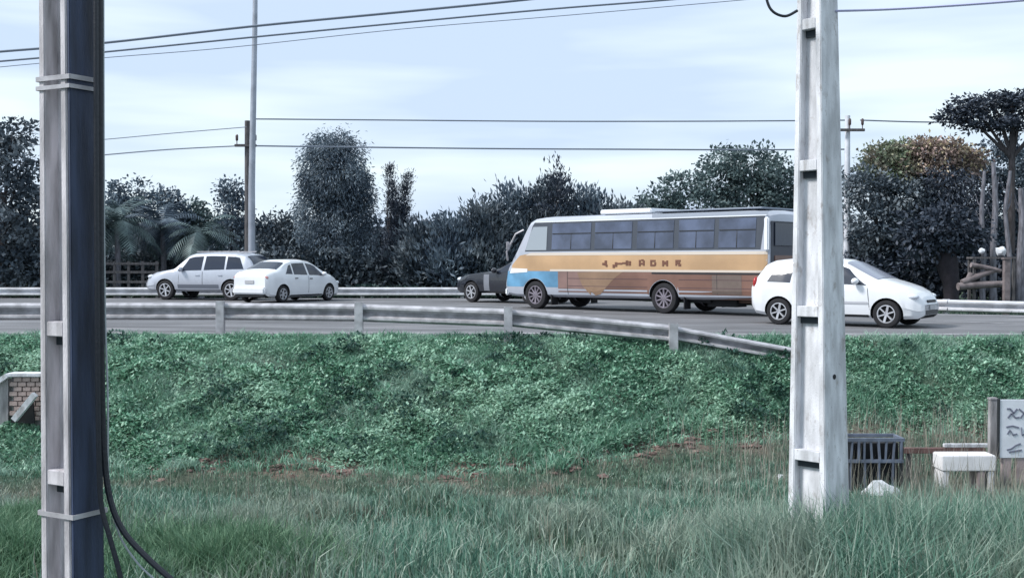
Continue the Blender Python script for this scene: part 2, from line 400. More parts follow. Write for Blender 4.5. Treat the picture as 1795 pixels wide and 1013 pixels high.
# darker coarse weeds in scattered bunches
xc, yc = scatter(900, -10, 10, 16.8, 20.8, lambda x, y: np.where((y < crest(x) - .5) & (y > toe(x) + .4) & wedge(x, y), np.clip(.9 * wob(x, y, .8, 7) + .1 + .5 * ss(3, 4.5, x) * (1 - ss(4.6, 5.2, x)), 0, 1), 0))
ang = rng.uniform(0, 2 * np.pi, (len(xc), 60)); rr = np.sqrt(rng.uniform(0, 1, (len(xc), 60))); rad = rng.uniform(.1, .24, (len(xc), 1))
x = (xc[:, None] + np.cos(ang) * rr * rad * 1.3).ravel(); y = (yc[:, None] + np.sin(ang) * rr * rad).ravel()
P = np.stack([x, y, gz(x, y) + .05 + ((1 - rr ** 2) * rad * 1.0).ravel()], 1); d, s_ = rot_frames(len(x), .5, 1.6)
tag(leaves_mesh('dark_weeds', P, d, s_, rng.uniform(.05, .11, len(x)), rng.uniform(.03, .06, len(x)), leafmat('dark_weed_leaves', [(.012, .04, .035), (.03, .085, .065), (.06, .14, .11)], .8)), kind='stuff')
# short turf between and at the road edge
x, y = scatter(220000, -12, 12, 9.4, 21.35, lambda x, y: np.where(wedge(x, y) & (y < crest(x)), np.where(y > toe(x), .45, .8) * (1 - .9 * np.exp(-((y - toe(x) - .1) / .42) ** 2) * bmask(x)), 0))
H = rng.uniform(.05, .15, len(x))
tag(blades_mesh('turf', np.stack([x, y, gz(x, y) - .01], 1), H, rng.uniform(.008, .016, len(x)), rng.uniform(.1, .9, len(x)), TURF), kind='stuff')
# tall grass in front
def tall_keep(x, y):
    k = .35 + .65 * ss(1, 6, x) + .35 * wob(x, y, 1.4, 4)
    k = k * np.where(y < toe(x) - .35, 1, .10)
    k = k * (1 - .8 * bmask(x) * ss(toe(x) - .95, toe(x) - .45, y))
    k = k * (1 - .75 * np.exp(-((x + 4.9) / 1.2) ** 2) * ss(14, 12, y))
    return np.where(wedge(x, y, .5) & (y < toe(x) + .2), np.clip(k, .05, 1), 0)
x, y = scatter(400000, -8, 9.5, 9.0, 18.4, tall_keep)
near = ss(15.5, 10.5, y)
H = rng.uniform(.45, 1.0, len(x)) ** 1.3 * (.20 + .22 * near + .30 * near * ss(.6, 3.0, x) + .34 * ss(11.9, 11.0, y) * ss(1.2, 2.4, x) + .10 * wob(x, y, 2.0, 1))
H = np.clip(1.0 * H * (1 - .62 * ss(toe(x) - 2.2, toe(x) - .7, y)), .05, 1.05)
tag(blades_mesh('tall_grass', np.stack([x, y, gz(x, y) - .02], 1), H, rng.uniform(.009, .022, len(x)), rng.uniform(.05, .8, len(x)), TALL), kind='stuff')
x, y = scatter(14000, -6, 9.5, 9.3, 17.8, lambda x, y: np.where(wedge(x, y, .5) & (y < toe(x) + .1), .12 + .8 * ss(1.5, 5.5, x), 0))
H = rng.uniform(.35, .85, len(x)) * (.55 + .45 * ss(0, 4, x))
tag(blades_mesh('seed_stalks', np.stack([x, y, gz(x, y)], 1), H, rng.uniform(.006, .013, len(x)), rng.uniform(.02, .3, len(x)), DRY), kind='stuff')
# far verge
x, y = scatter(60000, -34, 34, 26, 54, lambda x, y: np.where((y > far_edge(x) + .25) & (y < far_edge(x) + 9) & (np.abs(x) < y * .5), .9, 0))
tag(blades_mesh('verge_grass', np.stack([x, y, gz(x, y) - .01], 1), rng.uniform(.08, .3, len(x)), rng.uniform(.03, .06, len(x)), rng.uniform(.1, .8, len(x)), leafmat('verge_grass_blades', [(.02, .045, .035), (.04, .08, .06)], .4)), kind='stuff')
# clods of bare earth along the eroded toe
mb = MB()
EARTH = mat('reddish_earth', (0.20, 0.135, 0.12), .95, var=.6, scale=9, bump=.6, bscale=30)
for k in range(520):
    xk = random.choice([random.uniform(-4.6, -2.2), random.uniform(-6.5, 5), random.uniform(-1.2, 1.6), random.uniform(1.9, 4.2), random.uniform(5.3, 8)])
    yk = float(toe(xk)) + random.gauss(.12, .2)
    mb.blob((xk, yk, float(gz(np.array(xk), np.array(yk))) + .0), random.choice((.018, .03, .045, .06)), 1.7, 1, .6, .5, k)
tag(mb.build('earth_clods', EARTH, smooth=True), kind='stuff')

# ------------------------------------------------------------------ guardrails
def wbeam(name, P0, P1, zt0, zt1, hh, side, parent, m=GALV):
    """W profile beam between two plan points; side = +1/-1 where the corrugation bulges"""
    P0, P1 = Vector((*P0, 0)), Vector((*P1, 0)); d = (P1 - P0).normalized(); nrm = Vector((-d.y, d.x, 0)) * side
    prof = [(0, 0), (.0, -.04), (.075, -.10), (.075, -.17), (.0, -.25), (-.0, -.30), (0.0, -.50), (.0, -.70)]
    prof = [(0.0, 0), (.03, .03), (.10, .14), (.10, .26), (.0, .40), (-.03, .5), (.0, .60), (.10, .74), (.10, .86), (.03, .97), (0, 1)]
    vs, fs = [], []; k = len(prof)
    for P, zt in ((P0, zt0), (P1, zt1)):
        for th in (0, .006):
            for (o, h) in prof:
                v = P + nrm * (o + th); vs.append((v.x, v.y, zt - h * hh))
    for t_ in (0, k):
        for i in range(k - 1): fs.append((t_ + i, t_ + i + 1, 2 * k + t_ + i + 1, 2 * k + t_ + i))
    for e in (0, 2 * k):
        for i in range(k - 1): fs.append((e + i, e + i + 1, e + k + i + 1, e + k + i))
    fs += [(0, k, 3 * k, 2 * k), (k - 1, 2 * k - 1, 4 * k - 1, 3 * k - 1)]
    return MB().add(vs, fs).build(name, m, parent, smooth=True)
def cpost(mb, x, y, zb, zt, ang):
    cs, sn = math.cos(ang), math.sin(ang)
    def w(a, b): return (x + a * cs - b * sn, y + a * sn + b * cs)
    for (a, b_, sa, sb) in ((-.07, 0, .012, .13), (0, -.06, .128, .012), (.07, -.0, .012, .13)):
        cx, cy = w(a, b_); mb.box((cx, cy, (zb + zt) / 2), (sa, sb, zt - zb), ang)
    cx, cy = w(0, .07 + .035); mb.box((cx, cy, zt - .20), (.12, .06, .3), ang)
g = empty('guardrail', (0, 21, 0), 'galvanised guardrail at the near road edge with a ramped end dipping into the grass', 'guardrail')
RP = [(-14.0, 22.1, .62, -.1), (-11.15, 22.0, .63, -.1), (-8.35, 21.9, .64, -.1), (-5.55, 21.7, .65, -.1), (-2.86, 21.3, .64, -.12), (-.07, 20.6, .575, -.25), (2.86, 20.2, .30, -.25), (5.35, 19.9, -.16, -.5)]
for i in range(len(RP) - 1):
    a, b_ = RP[i], RP[i + 1]
    n = 3 if i > 4 else 1
    wbeam('rail_beam', (a[0] - .04, a[1] + .12), (b_[0] + .04, b_[1] + .12), a[2] - .02, b_[2] - .02, .33 if i < 5 else (.31 if i == 5 else .26), -1, g)
for (x_, y_, zt, zb) in RP[:-1]:
    mb = MB(); cpost(mb, x_, y_, zb - .25, zt + .02, 0); mb.build('post', GALV, g)
for o in list(g.children): o.location = (0, -21, 0)
def far_rail(label, pts, hh=.34):
    cx = sum(p[0] for p in pts) / len(pts); cy = sum(p[1] for p in pts) / len(pts)
    g = empty('guardrail', (cx, cy, -.3), label, 'guardrail')
    M2 = mat('bright_guardrail_steel', (.66, .66, .70), .5, .2, var=.2, scale=3)
    for a, b_ in zip(pts[:-1], pts[1:]):
        o = wbeam('rail_beam', a[:2], b_[:2], a[2], b_[2], hh, 1 if False else -1, g, M2); o.location = (-cx, -cy, .3)
    for p in pts:
        mb = MB(); cpost(mb, p[0], p[1] + .14, -.55, p[2] + .02, 0); o = mb.build('post', GALV, g); o.location = (-cx, -cy, .3)
    return g
far_rail('long pale guardrail on the far side of the road behind the white cars', [(-26 + 4 * k, 45.6, .40) for k in range(8)] + [(5, 43.4, .40), (8.4, 39.4, .38)])
far_rail('pale guardrail on the far verge to the right of the hatchback', [(10.6, 33.2, .37), (12.2, 31.9, .36), (14.6, 30.8, .33), (17.2, 30.0, .31), (20, 29.2, .31)])

# ------------------------------------------------------------------ vehicles
def interp(k, x): return float(np.interp(x, [p[0] for p in k], [p[1] for p in k]))
class Body:
    def __init__(s, L, W_, top, belt, bot, plan, tumble=.36, crown=.02, rnd=.05):
        s.L, s.W, s.top, s.belt, s.bot, s.plan, s.tumble, s.crown, s.rnd = L, W_, top, belt, bot, plan, tumble, crown, rnd
    def ring(s, x):
        wb = s.W / 2 * interp(s.plan, x); zt = interp(s.top, x); zl = min(interp(s.belt, x), zt - .03); zb = interp(s.bot, x)
        gh = zt - zl; ws = wb * .98; wr = max(ws - s.tumble * gh - .02, .3 * wb); c = s.crown
        f = min(1, gh / .25)
        return [(0, zb), (wb * .86, zb), (wb * .955, zb + .07), (wb * .99, zb + .22), (wb, zb + .5 * (zl - zb)), (wb * .995, zb + .8 * (zl - zb)), (ws, zl),
                (ws + (wr - ws) * .5, zl + gh * .48), (wr, zt - s.rnd * f - .008), (wr - .06 - .05 * f, zt - .004), (wr * .5, zt + c * .75), (0, zt + c)]
    def build(s, name, m, wheels, parent, rad, hole=.05, halfw=None, under=DARK):
        xs_ = sorted(set([0.0, s.L] + list(np.linspace(0, s.L, int(s.L / .06))) + [p[0] for p in s.top]))
        mb = MB(); n = 12; vs = []
        for x in xs_:
            r = s.ring(x); full = r + [(-y_, z_) for (y_, z_) in r[-2:0:-1]]
            vs += [(x, y_, z_) for (y_, z_) in full]
        k = 22; fs = []; mi = []
        for i in range(len(xs_) - 1):
            for j in range(k):
                fs.append((i * k + j, i * k + (j + 1) % k, (i + 1) * k + (j + 1) % k, (i + 1) * k + j)); mi.append(1 if j in (0, 21) else 0)
        fs.append(tuple(range(k))[::-1]); mi.append(0); fs.append(tuple((len(xs_) - 1) * k + j for j in range(k))); mi.append(0)
        mb.v = vs; mb.f = fs; mb.mi = mi
        o = mb.build(name, m, parent, smooth=True, mats=[m, under])
        cut = MB(); hw = s.W / 2
        for xw in wheels:
            for sd_ in (-1, 1):
                c0, c1 = (hw - .30) * sd_, (hw + .2) * sd_
                cut.lathe([(0.001, c0), (rad + hole, c0), (rad + hole, c1), (0.001, c1)], 28, (xw, 0, rad), mi=1)
        co = cut.build('cutter', m, None, mats=[m, under])
        bmod = o.modifiers.new('arch', 'BOOLEAN'); bmod.object = co; bmod.operation = 'DIFFERENCE'; bmod.solver = 'EXACT'
        dg = bpy.context.evaluated_depsgraph_get()
        par = o.parent; o.parent = None; dg.update()
        me = bpy.data.meshes.new_from_object(o.evaluated_get(dg)); o.modifiers.clear(); o.data = me; me.name = name; o.parent = par
        bpy.data.objects.remove(co)
        me.set_sharp_from_angle(angle=R(32))
        return o
    def side_pt(s, x, v, sg, off):
        """v 0..1 from the belt to the roof edge (can be negative, down the door), sg the side"""
        r = s.ring(x)
        if v >= 0:
            a, b_, c_ = r[6], r[7], r[8]
            p = (a[0] + (b_[0] - a[0]) * v * 2, a[1] + (b_[1] - a[1]) * v * 2) if v < .5 else (b_[0] + (c_[0] - b_[0]) * (v - .5) * 2, b_[1] + (c_[1] - b_[1]) * (v - .5) * 2)
        return (x, sg * (p[0] + off), p[1] + off * .3)
    def pane(s, name, q, sg, m, parent, off=.008, n=8):
        """side pane with corners (x,v): rear-bottom, front-bottom, front-top, rear-top"""
        vs = []
        for j in range(n + 1):
            for i in range(n + 1):
                a, b_ = i / n, j / n
                x = (q[0][0] * (1 - a) + q[1][0] * a) * (1 - b_) + (q[3][0] * (1 - a) + q[2][0] * a) * b_
                v = (q[0][1] * (1 - a) + q[1][1] * a) * (1 - b_) + (q[3][1] * (1 - a) + q[2][1] * a) * b_
                vs.append(s.side_pt(x, v, sg, off))
        fs = [(j * (n + 1) + i, j * (n + 1) + i + 1, (j + 1) * (n + 1) + i + 1, (j + 1) * (n + 1) + i) for j in range(n) for i in range(n)]
        o = MB().add(vs, fs).build(name, m, parent, smooth=True)
        return o
    def halfy(s, x, z):
        r = s.ring(x); return float(np.interp(z, [p[1] for p in r[1:9]], [p[0] for p in r[1:9]]))
    def decal(s, name, poly, sg, m, parent, off=.006, res=.09):
        """flat print or panel on the flank: polygon in (x,z), cut by a grid of columns so that it follows the flank"""
        xs0, xs1 = min(p[0] for p in poly), max(p[0] for p in poly)
        cols = np.linspace(xs0 + 1e-4, xs1 - 1e-4, max(2, int((xs1 - xs0) / res) + 1)); vs, fs = [], []; K = 6
        for x in cols:
            zs = []
            for (a, b_) in zip(poly, poly[1:] + poly[:1]):
                if (a[0] - x) * (b_[0] - x) < 0: zs.append(a[1] + (b_[1] - a[1]) * (x - a[0]) / (b_[0] - a[0]))
            zs = sorted(zs)
            if len(zs) < 2: zs = [zs[0] if zs else 0] * 2
            for k in range(K + 1):
                z = zs[0] + (zs[-1] - zs[0]) * k / K; vs.append((x, sg * (s.halfy(x, z) + off), z))
        for i in range(len(cols) - 1):
            for k in range(K): fs.append((i * (K + 1) + k, i * (K + 1) + k + 1, (i + 1) * (K + 1) + k + 1, (i + 1) * (K + 1) + k))
        return MB().add(vs, fs).build(name, m, parent)
    def screen(s, name, x0, x1, m, parent, off=.010, margin=.06, n=10, ri=9):
        """windscreen or rear screen: the top surface between stations x0 (low end) and x1 (high end)"""
        vs = []
        for i in range(n + 1):
            x = x0 + (x1 - x0) * i / n; r = s.ring(x)
            e = .01; r2, r1 = s.ring(min(s.L, x + e)), s.ring(max(0, x - e))
            sl = (r2[11][1] - r1[11][1]) / (2 * e); nn = math.hypot(1, sl)
            ox, oz = -sl / nn * off, off / nn
            pts = [r[8], r[9], r[10], r[11]]; w8 = (r[8][0] - margin)
            row = []
            for (y_, z_) in [(w8, np.interp(w8, [r[10][0], r[9][0], r[8][0]], [r[10][1], r[9][1], r[8][1]])), (min(r[9][0], w8 - .02), r[9][1]), r[10], r[11]]:
                row.append((x + ox, y_, z_ + oz))
            row += [(a, -b_, c_) for (a, b_, c_) in row[-2::-1]]
            vs += row
        k = 7
        fs = [(i * k + j, i * k + j + 1, (i + 1) * k + j + 1, (i + 1) * k + j) for i in range(n) for j in range(k - 1)]
        return MB().add(vs, fs).build(name, m, parent, smooth=True)

def wheel(xw, yw, r, sg, parent, rim=RIM, spokes=5, wid=.19):
    w = empty('wheel', (xw, yw, r), None, None); w.parent = parent
    # sg +1: outer face towards +y
    h = wid / 2
    prof = [(r * .62, -h * .9), (r * .80, -h), (r * .95, -h * .9), (r, -h * .55), (r, h * .55), (r * .95, h * .9), (r * .80, h), (r * .62, h * .9)]
    MB().lathe(prof, 28).build('tyre', RUBBER, w, smooth=True)
    mb = MB(); o = sg * h
    mb.lathe([(r * .66, -h * .85), (r * .66, h * .85)], 28)
    mb.lathe([(r * .66, o * .93), (r * .60, o * .95), (r * .57, o * .7)], 28)
    mb.lathe([(0.002, o * .82), (r * .16, o * .82), (r * .18, o * .55)], 12)
    for k in range(spokes):
        a = 2 * math.pi * k / spokes + .3
        p = Vector((math.cos(a) * r * .1, o * .66, math.sin(a) * r * .1)); q_ = Vector((math.cos(a) * r * .60, o * .8, math.sin(a) * r * .60))
        mb.bar(p, q_, r * .16 if spokes < 9 else r * .12, r * .10)
    mb.build('rim', rim, w, smooth=True)
    MB().lathe([(0.002, o * .25), (r * .6, o * .25)], 24).build('brake_disc', DARK, w)
    return w
def place(root, pr, direction, xr, yr):
    """put the vehicle so that local point (xr, yr) on the ground is at pr"""
    a = math.atan2(direction[1], direction[0]); root.rotation_euler = (0, 0, a)
    cs, sn = math.cos(a), math.sin(a)
    root.location = (pr[0] - (xr * cs - yr * sn), pr[1] - (xr * sn + yr * cs), .006)
def lump(name, c, d, m, parent, seed=0):
    return MB().box(c, d).build(name, m, parent, bevel=min(d) * .3)

# --- white hatchback at right
hb = empty('hatchback', (0, 0, 0), 'white compact hatchback with raked windscreen passing behind the pale concrete pole', 'car')
L_ = 3.86
B = Body(L_, 1.66,
         [(0, .86), (.05, .98), (.14, 1.12), (.32, 1.36), (.50, 1.43), (.95, 1.475), (1.6, 1.48), (2.05, 1.45), (2.25, 1.38), (2.95, 1.02), (3.1, .98), (3.5, .86), (3.70, .76), (3.80, .66), (3.86, .50)],
         [(0, .84), (.3, .90), (2.6, .89), (3.2, .85), (3.86, .45)],
         [(0, .36), (.12, .24), (.4, .20), (3.5, .19), (3.75, .20), (3.86, .28)],
         [(0, .80), (.08, .90), (.3, .97), (.8, 1), (3.0, 1), (3.4, .96), (3.65, .87), (3.80, .72), (3.86, .62)], tumble=.36)
B.build('body', WHITEP, (.72, 3.14), hb, .295)
for sg in (-1, 1):
    B.pane('side_window', [(.42, .12), (.98, .08), (1.02, .86), (.62, .84)], sg, GLASS, hb)
    B.pane('side_window', [(1.06, .08), (1.86, .06), (1.84, .88), (1.09, .88)], sg, GLASS, hb)
    B.pane('side_window', [(1.95, .06), (2.72, .06), (2.30, .86), (1.93, .88)], sg, GLASS, hb)
    B.decal('door_seam', [(1.87, .32), (1.885, .32), (1.885, .92), (1.87, .92)], sg, PLAST, hb, .003, .02)
    B.decal('door_seam', [(2.78, .36), (2.795, .36), (2.74, .88), (2.725, .88)], sg, PLAST, hb, .003, .02)
    B.decal('rubbing_strip', [(1.05, .50), (2.75, .50), (2.75, .55), (1.05, .55)], sg, mat('grey_strip', (.45, .46, .5), .5), hb, .012)
    for xw in (.72, 3.14): wheel(xw, sg * .735, .295, sg, hb, RIM, 6)
    m_ = MB().blob((2.50, sg * .92, .99), .10, .8, 1.0, .72, .02).build('mirror', WHITEP, hb, smooth=True)
    lump('door_handle', (1.98 - .25, sg * (B.halfy(1.75, .80) + .012), .80), (.16, .03, .03), WHITEP, hb)
    h_ = MB().blob((3.62, sg * .62, .665), .13, 1.25, .8, .52, .02).build('headlight', LAMP, hb, smooth=True)
    MB().blob((.10, sg * .66, .92), .10, .6, .9, 1.5, .02).build('tail_light', REDL, hb, smooth=True)
for sg in (-1, 1): B.decal('sill', [(1.10, .215), (2.76, .215), (2.76, .27), (1.10, .27)], sg, PLAST, hb, .006)
B.screen('windscreen', 2.92, 2.20, mat('pale_windscreen', (.22, .24, .31), .15, spec=.9), hb)
B.screen('rear_screen', .12, .36, GLASS, hb, margin=.1)
lump('front_grille', (3.845, 0, .56), (.04, .60, .07), PLAST, hb)
lump('air_intake', (3.84, 0, .33), (.05, .95, .12), PLAST, hb)
lump('number_plate', (3.875, 0, .44), (.02, .38, .11), mat('grey_plate', (.4, .41, .43), .5), hb)
lump('rear_number_plate', (-.005, 0, .66), (.02, .38, .11), MATS['grey_plate'], hb)
place(hb, (6.05, 25.75), (.81, -.59), .72, -.735)

# --- silver-white SUV at left
sv = empty('suv', (0, 0, 0), 'pale silver four-wheel-drive with high roof, farthest left of the white cars', 'car')
B = Body(4.7, 1.84,
         [(0, 1.05), (.06, 1.22), (.20, 1.45), (.42, 1.66), (.8, 1.74), (1.8, 1.76), (2.55, 1.73), (2.78, 1.66), (3.35, 1.17), (3.5, 1.13), (4.2, 1.03), (4.5, .92), (4.64, .78), (4.7, .6)],
         [(0, 1.02), (.4, 1.08), (3.0, 1.04), (3.6, 1.02), (4.7, .58)],
         [(0, .45), (.3, .34), (4.3, .32), (4.6, .36), (4.7, .42)],
         [(0, .84), (.1, .92), (.35, .98), (.8, 1), (3.9, 1), (4.3, .94), (4.55, .85), (4.7, .68)], tumble=.30)
B.build('body', SILVER, (.92, 3.70), sv, .37)
for sg in (-1, 1):
    B.pane('side_window', [(.40, .12), (1.12, .10), (1.12, .86), (.62, .84)], sg, GLASS, sv)
    B.pane('side_window', [(1.20, .10), (2.05, .08), (2.03, .88), (1.22, .88)], sg, GLASS, sv)
    B.pane('side_window', [(2.16, .08), (3.08, .08), (2.74, .86), (2.14, .88)], sg, GLASS, sv)
    B.decal('lower_panel', [(1.42, .44), (3.15, .44), (3.15, .58), (1.42, .58)], sg, mat('grey_cladding', (.14, .155, .19), .6), sv, .006)
    B.decal('door_seam', [(2.09, .44), (2.105, .44), (2.105, 1.05), (2.09, 1.05)], sg, PLAST, sv, .004, .02)
    B.decal('door_seam', [(3.12, .5), (3.135, .5), (3.10, 1.0), (3.085, 1.0)], sg, PLAST, sv, .004, .02)
    for xw in (.92, 3.70): wheel(xw, sg * .80, .37, sg, sv, RIM, 6, .23)
    MB().blob((2.98, sg * 1.0, 1.14), .12, .7, 1.0, .8, .02).build('mirror', SILVER, sv, smooth=True)
    lump('door_handle', (2.3, sg * (B.halfy(2.3, .92) + .012), .92), (.18, .03, .035), SILVER, sv)
    lump('door_handle', (1.35, sg * (B.halfy(1.35, .92) + .012), .92), (.18, .03, .035), SILVER, sv)
    MB().blob((4.42, sg * .68, .86), .14, 1.1, .9, .6, .02).build('headlight', LAMP, sv, smooth=True)
    MB().blob((.08, sg * .78, 1.05), .12, .6, .8, 1.7, .02).build('tail_light', REDL, sv, smooth=True)
    mbb = MB().bar((.7, sg * .60, 1.80), (2.5, sg * .60, 1.79), .04, .035); mbb.build('roof_rail', GALV, sv)
B.screen('windscreen', 3.30, 2.80, GLASS, sv)
B.screen('rear_screen', .10, .38, GLASS, sv, margin=.1)
lump('front_grille', (4.68, 0, .74), (.06, .8, .14), PLAST, sv)
lump('bumper_guard', (4.62, 0, .45), (.12, 1.3, .12), MATS['grey_cladding'], sv)
place(sv, (-12.95, 42.75), (-.955, .295), 3.70, .80)

# --- white sedan seen from behind at an angle
se = empty('sedan', (0, 0, 0), 'white saloon car overlapping the silver four-wheel-drive, turning away to the right', 'car')
B = Body(4.3, 1.72,
         [(0, .88), (.05, 1.02), (.22, 1.08), (.50, 1.12), (1.10, 1.40), (1.45, 1.475), (2.1, 1.49), (2.5, 1.44), (2.7, 1.36), (3.35, 1.00), (3.55, .96), (3.95, .84), (4.15, .74), (4.25, .62), (4.3, .48)],
         [(0, .86), (.4, .95), (3.0, .90), (3.5, .87), (4.3, .45)],
         [(0, .34), (.15, .22), (.5, .19), (3.9, .18), (4.15, .2), (4.3, .28)],
         [(0, .80), (.08, .90), (.3, .97), (.8, 1), (3.4, 1), (3.8, .96), (4.05, .88), (4.22, .74), (4.3, .62)], tumble=.38)
B.build('body', WHITEP, (.78, 3.38), se, .30)
for sg in (-1, 1):
    B.pane('side_window', [(.92, .14), (1.30, .10), (1.34, .82), (1.22, .80)], sg, GLASS, se)
    B.pane('side_window', [(1.38, .08), (2.12, .06), (2.10, .88), (1.42, .86)], sg, GLASS, se)
    B.pane('side_window', [(2.22, .06), (3.10, .06), (2.70, .86), (2.20, .88)], sg, GLASS, se)
    B.decal('door_seam', [(2.16, .32), (2.175, .32), (2.175, .92), (2.16, .92)], sg, PLAST, se, .003, .02)
    for xw in (.78, 3.38): wheel(xw, sg * .755, .30, sg, se, RIM, 6)
    MB().blob((2.95, sg * .95, .99), .10, .8, 1.0, .72, .02).build('mirror', WHITEP, se, smooth=True)
    lump('door_handle', (2.30, sg * (B.halfy(2.3, .80) + .012), .82), (.17, .03, .03), PLAST, se)
    lump('door_handle', (1.48, sg * (B.halfy(1.48, .80) + .012), .84), (.17, .03, .03), PLAST, se)
    MB().blob((4.05, sg * .64, .66), .13, 1.2, .8, .5, .02).build('headlight', LAMP, se, smooth=True)
    MB().blob((.07, sg * .62, .87), .12, .5, 1.3, .65, .02).build('tail_light', mat('faded_red_lens', (.5, .25, .25), .2), se, smooth=True)
for sg in (-1, 1): B.decal('sill', [(1.18, .205), (2.98, .205), (2.98, .26), (1.18, .26)], sg, PLAST, se, .006)
B.screen('rear_screen', .58, 1.08, GLASS, se)
B.screen('windscreen', 3.30, 2.72, GLASS, se)
lump('rear_bumper', (-.02, 0, .42), (.16, 1.42, .24), WHITEP, se)
lump('number_plate', (-.012, 0, .72), (.02, .4, .12), MATS['grey_plate'], se)
lump('bumper_underside', (.05, 0, .25), (.16, 1.30, .10), PLAST, se)
place(se, (-8.33, 38.9), (.47, .883), 0.0, -.80)

# --- dark vehicle half hidden by the bus
dk = empty('dark_car', (0, 0, 0), 'black car whose nose shows ahead of the bus', 'car')
B = Body(4.6, 1.82,
         [(0, 1.0), (.06, 1.15), (.22, 1.3), (.5, 1.42), (1.0, 1.47), (1.6, 1.46), (1.9, 1.42), (2.62, 1.10), (3.0, 1.06), (4.0, .96), (4.42, .88), (4.55, .76), (4.6, .6)],
         [(0, .98), (.4, 1.05), (3.0, 1.02), (3.6, 1.0), (4.6, .58)],
         [(0, .45), (.3, .34), (4.3, .32), (4.5, .36), (4.6, .42)],
         [(0, .84), (.1, .92), (.35, .98), (.8, 1), (3.8, 1), (4.2, .94), (4.45, .85), (4.6, .68)], tumble=.30)
B.build('body', BLACKP, (.88, 3.62), dk, .36)
for sg in (-1, 1):
    B.pane('side_window', [(.45, .12), (1.12, .10), (1.12, .86), (.66, .84)], sg, GLASS, dk)
    B.pane('side_window', [(1.20, .10), (2.40, .08), (2.02, .86), (1.22, .88)], sg, GLASS, dk)
    
    for xw in (.88, 3.62): wheel(xw, sg * .80, .36, sg, dk, RIM, 6, .23)
    MB().blob((2.40, sg * 1.0, 1.12), .12, .7, 1.0, .8, .02).build('mirror', BLACKP, dk, smooth=True)
    MB().blob((4.34, sg * .68, .80), .13, 1.1, .9, .6, .02).build('headlight', LAMP, dk, smooth=True)
B.decal('door_panel', [(2.72, .42), (2.98, .42), (2.98, .98), (2.72, .98)], 1, mat('light_grey_panel', (.20, .215, .25), .4), dk, .006)
B.screen('windscreen', 2.58, 2.06, GLASS, dk)
lump('front_grille', (4.58, 0, .72), (.06, .8, .16), PLAST, dk)
place(dk, (-1.42, 40.1), (-.735, .68), 3.62, .86)

# --- the bus
BL, BW = 9.25, 2.3
bu = empty('bus', (0, 0, 0), 'small maroon and orange bus with pale roof and blue nose, heading left', 'bus')
BD = (-.7345, .6786); BF = Vector((-.30, 35.25))               # travel direction, near front corner on the ground
def bus_xz(px, py):
    """local position along the bus and height of a spot on its near flank"""
    r_ = (px - 897.5) / FPX
    t_ = (r_ * BF.y - BF.x) / (-BD[0] + r_ * BD[1])
    Yd = BF.y - BD[1] * t_
    return (BL - t_, at(px, py, Yd).z)
B = Body(BL, BW,
         [(0, 2.45), (.05, 2.60), (.20, 2.70), (.5, 2.74), (7.6, 2.74), (8.0, 2.70), (8.22, 2.60), (8.98, 1.42), (9.08, 1.30), (9.2, 1.1), (9.25, .9)],
         [(0, 1.70), (8.4, 1.70), (8.75, 1.52), (8.98, 1.25), (9.25, .85)],
         [(0, .62), (.15, .44), (2.0, .40), (8.7, .36), (9.25, .42)],
         [(0, .93), (.08, .97), (.3, 1), (8.3, 1), (8.8, .97), (9.1, .92), (9.25, .84)], tumble=.045, crown=.05, rnd=.12)
BPAINT = mat('bus_pale_paint', (.42, .45, .52), .35, coat=.3, var=.12, scale=.8)
MAROON = mat('bus_maroon_paint', (.20, .108, .082), .4, coat=.2, var=.25, scale=.9, col2=None)
ORANGE = mat('bus_orange_paint', (.50, .32, .175), .4, coat=.2, var=.2, scale=.7)
CREAM = mat('bus_cream_stripe', (.60, .53, .46), .4)
BLUE = mat('bus_blue_paint', (.12, .30, .48), .4, coat=.3, var=.3, scale=1.5)
MAUVE = mat('bus_mauve_paint', (.22, .14, .125), .4, var=.25, scale=1.2)
TAN = mat('bus_tan_paint', (.27, .175, .115), .4, var=.2, scale=1.5)
BROWN = mat('bus_lettering_brown', (.16, .07, .045), .5)
BWHITE = mat('bus_white_paint', (.78, .80, .84), .35)
GREYPN = mat('bus_grey_hatch', (.15, .115, .10), .5, var=.1)
wf, wr_ = BL - 1.33, BL - 6.02
B.build('body', BPAINT, (wr_, wf), bu, .42, .07)
def poly(*pp): return [bus_xz(*p) for p in pp]
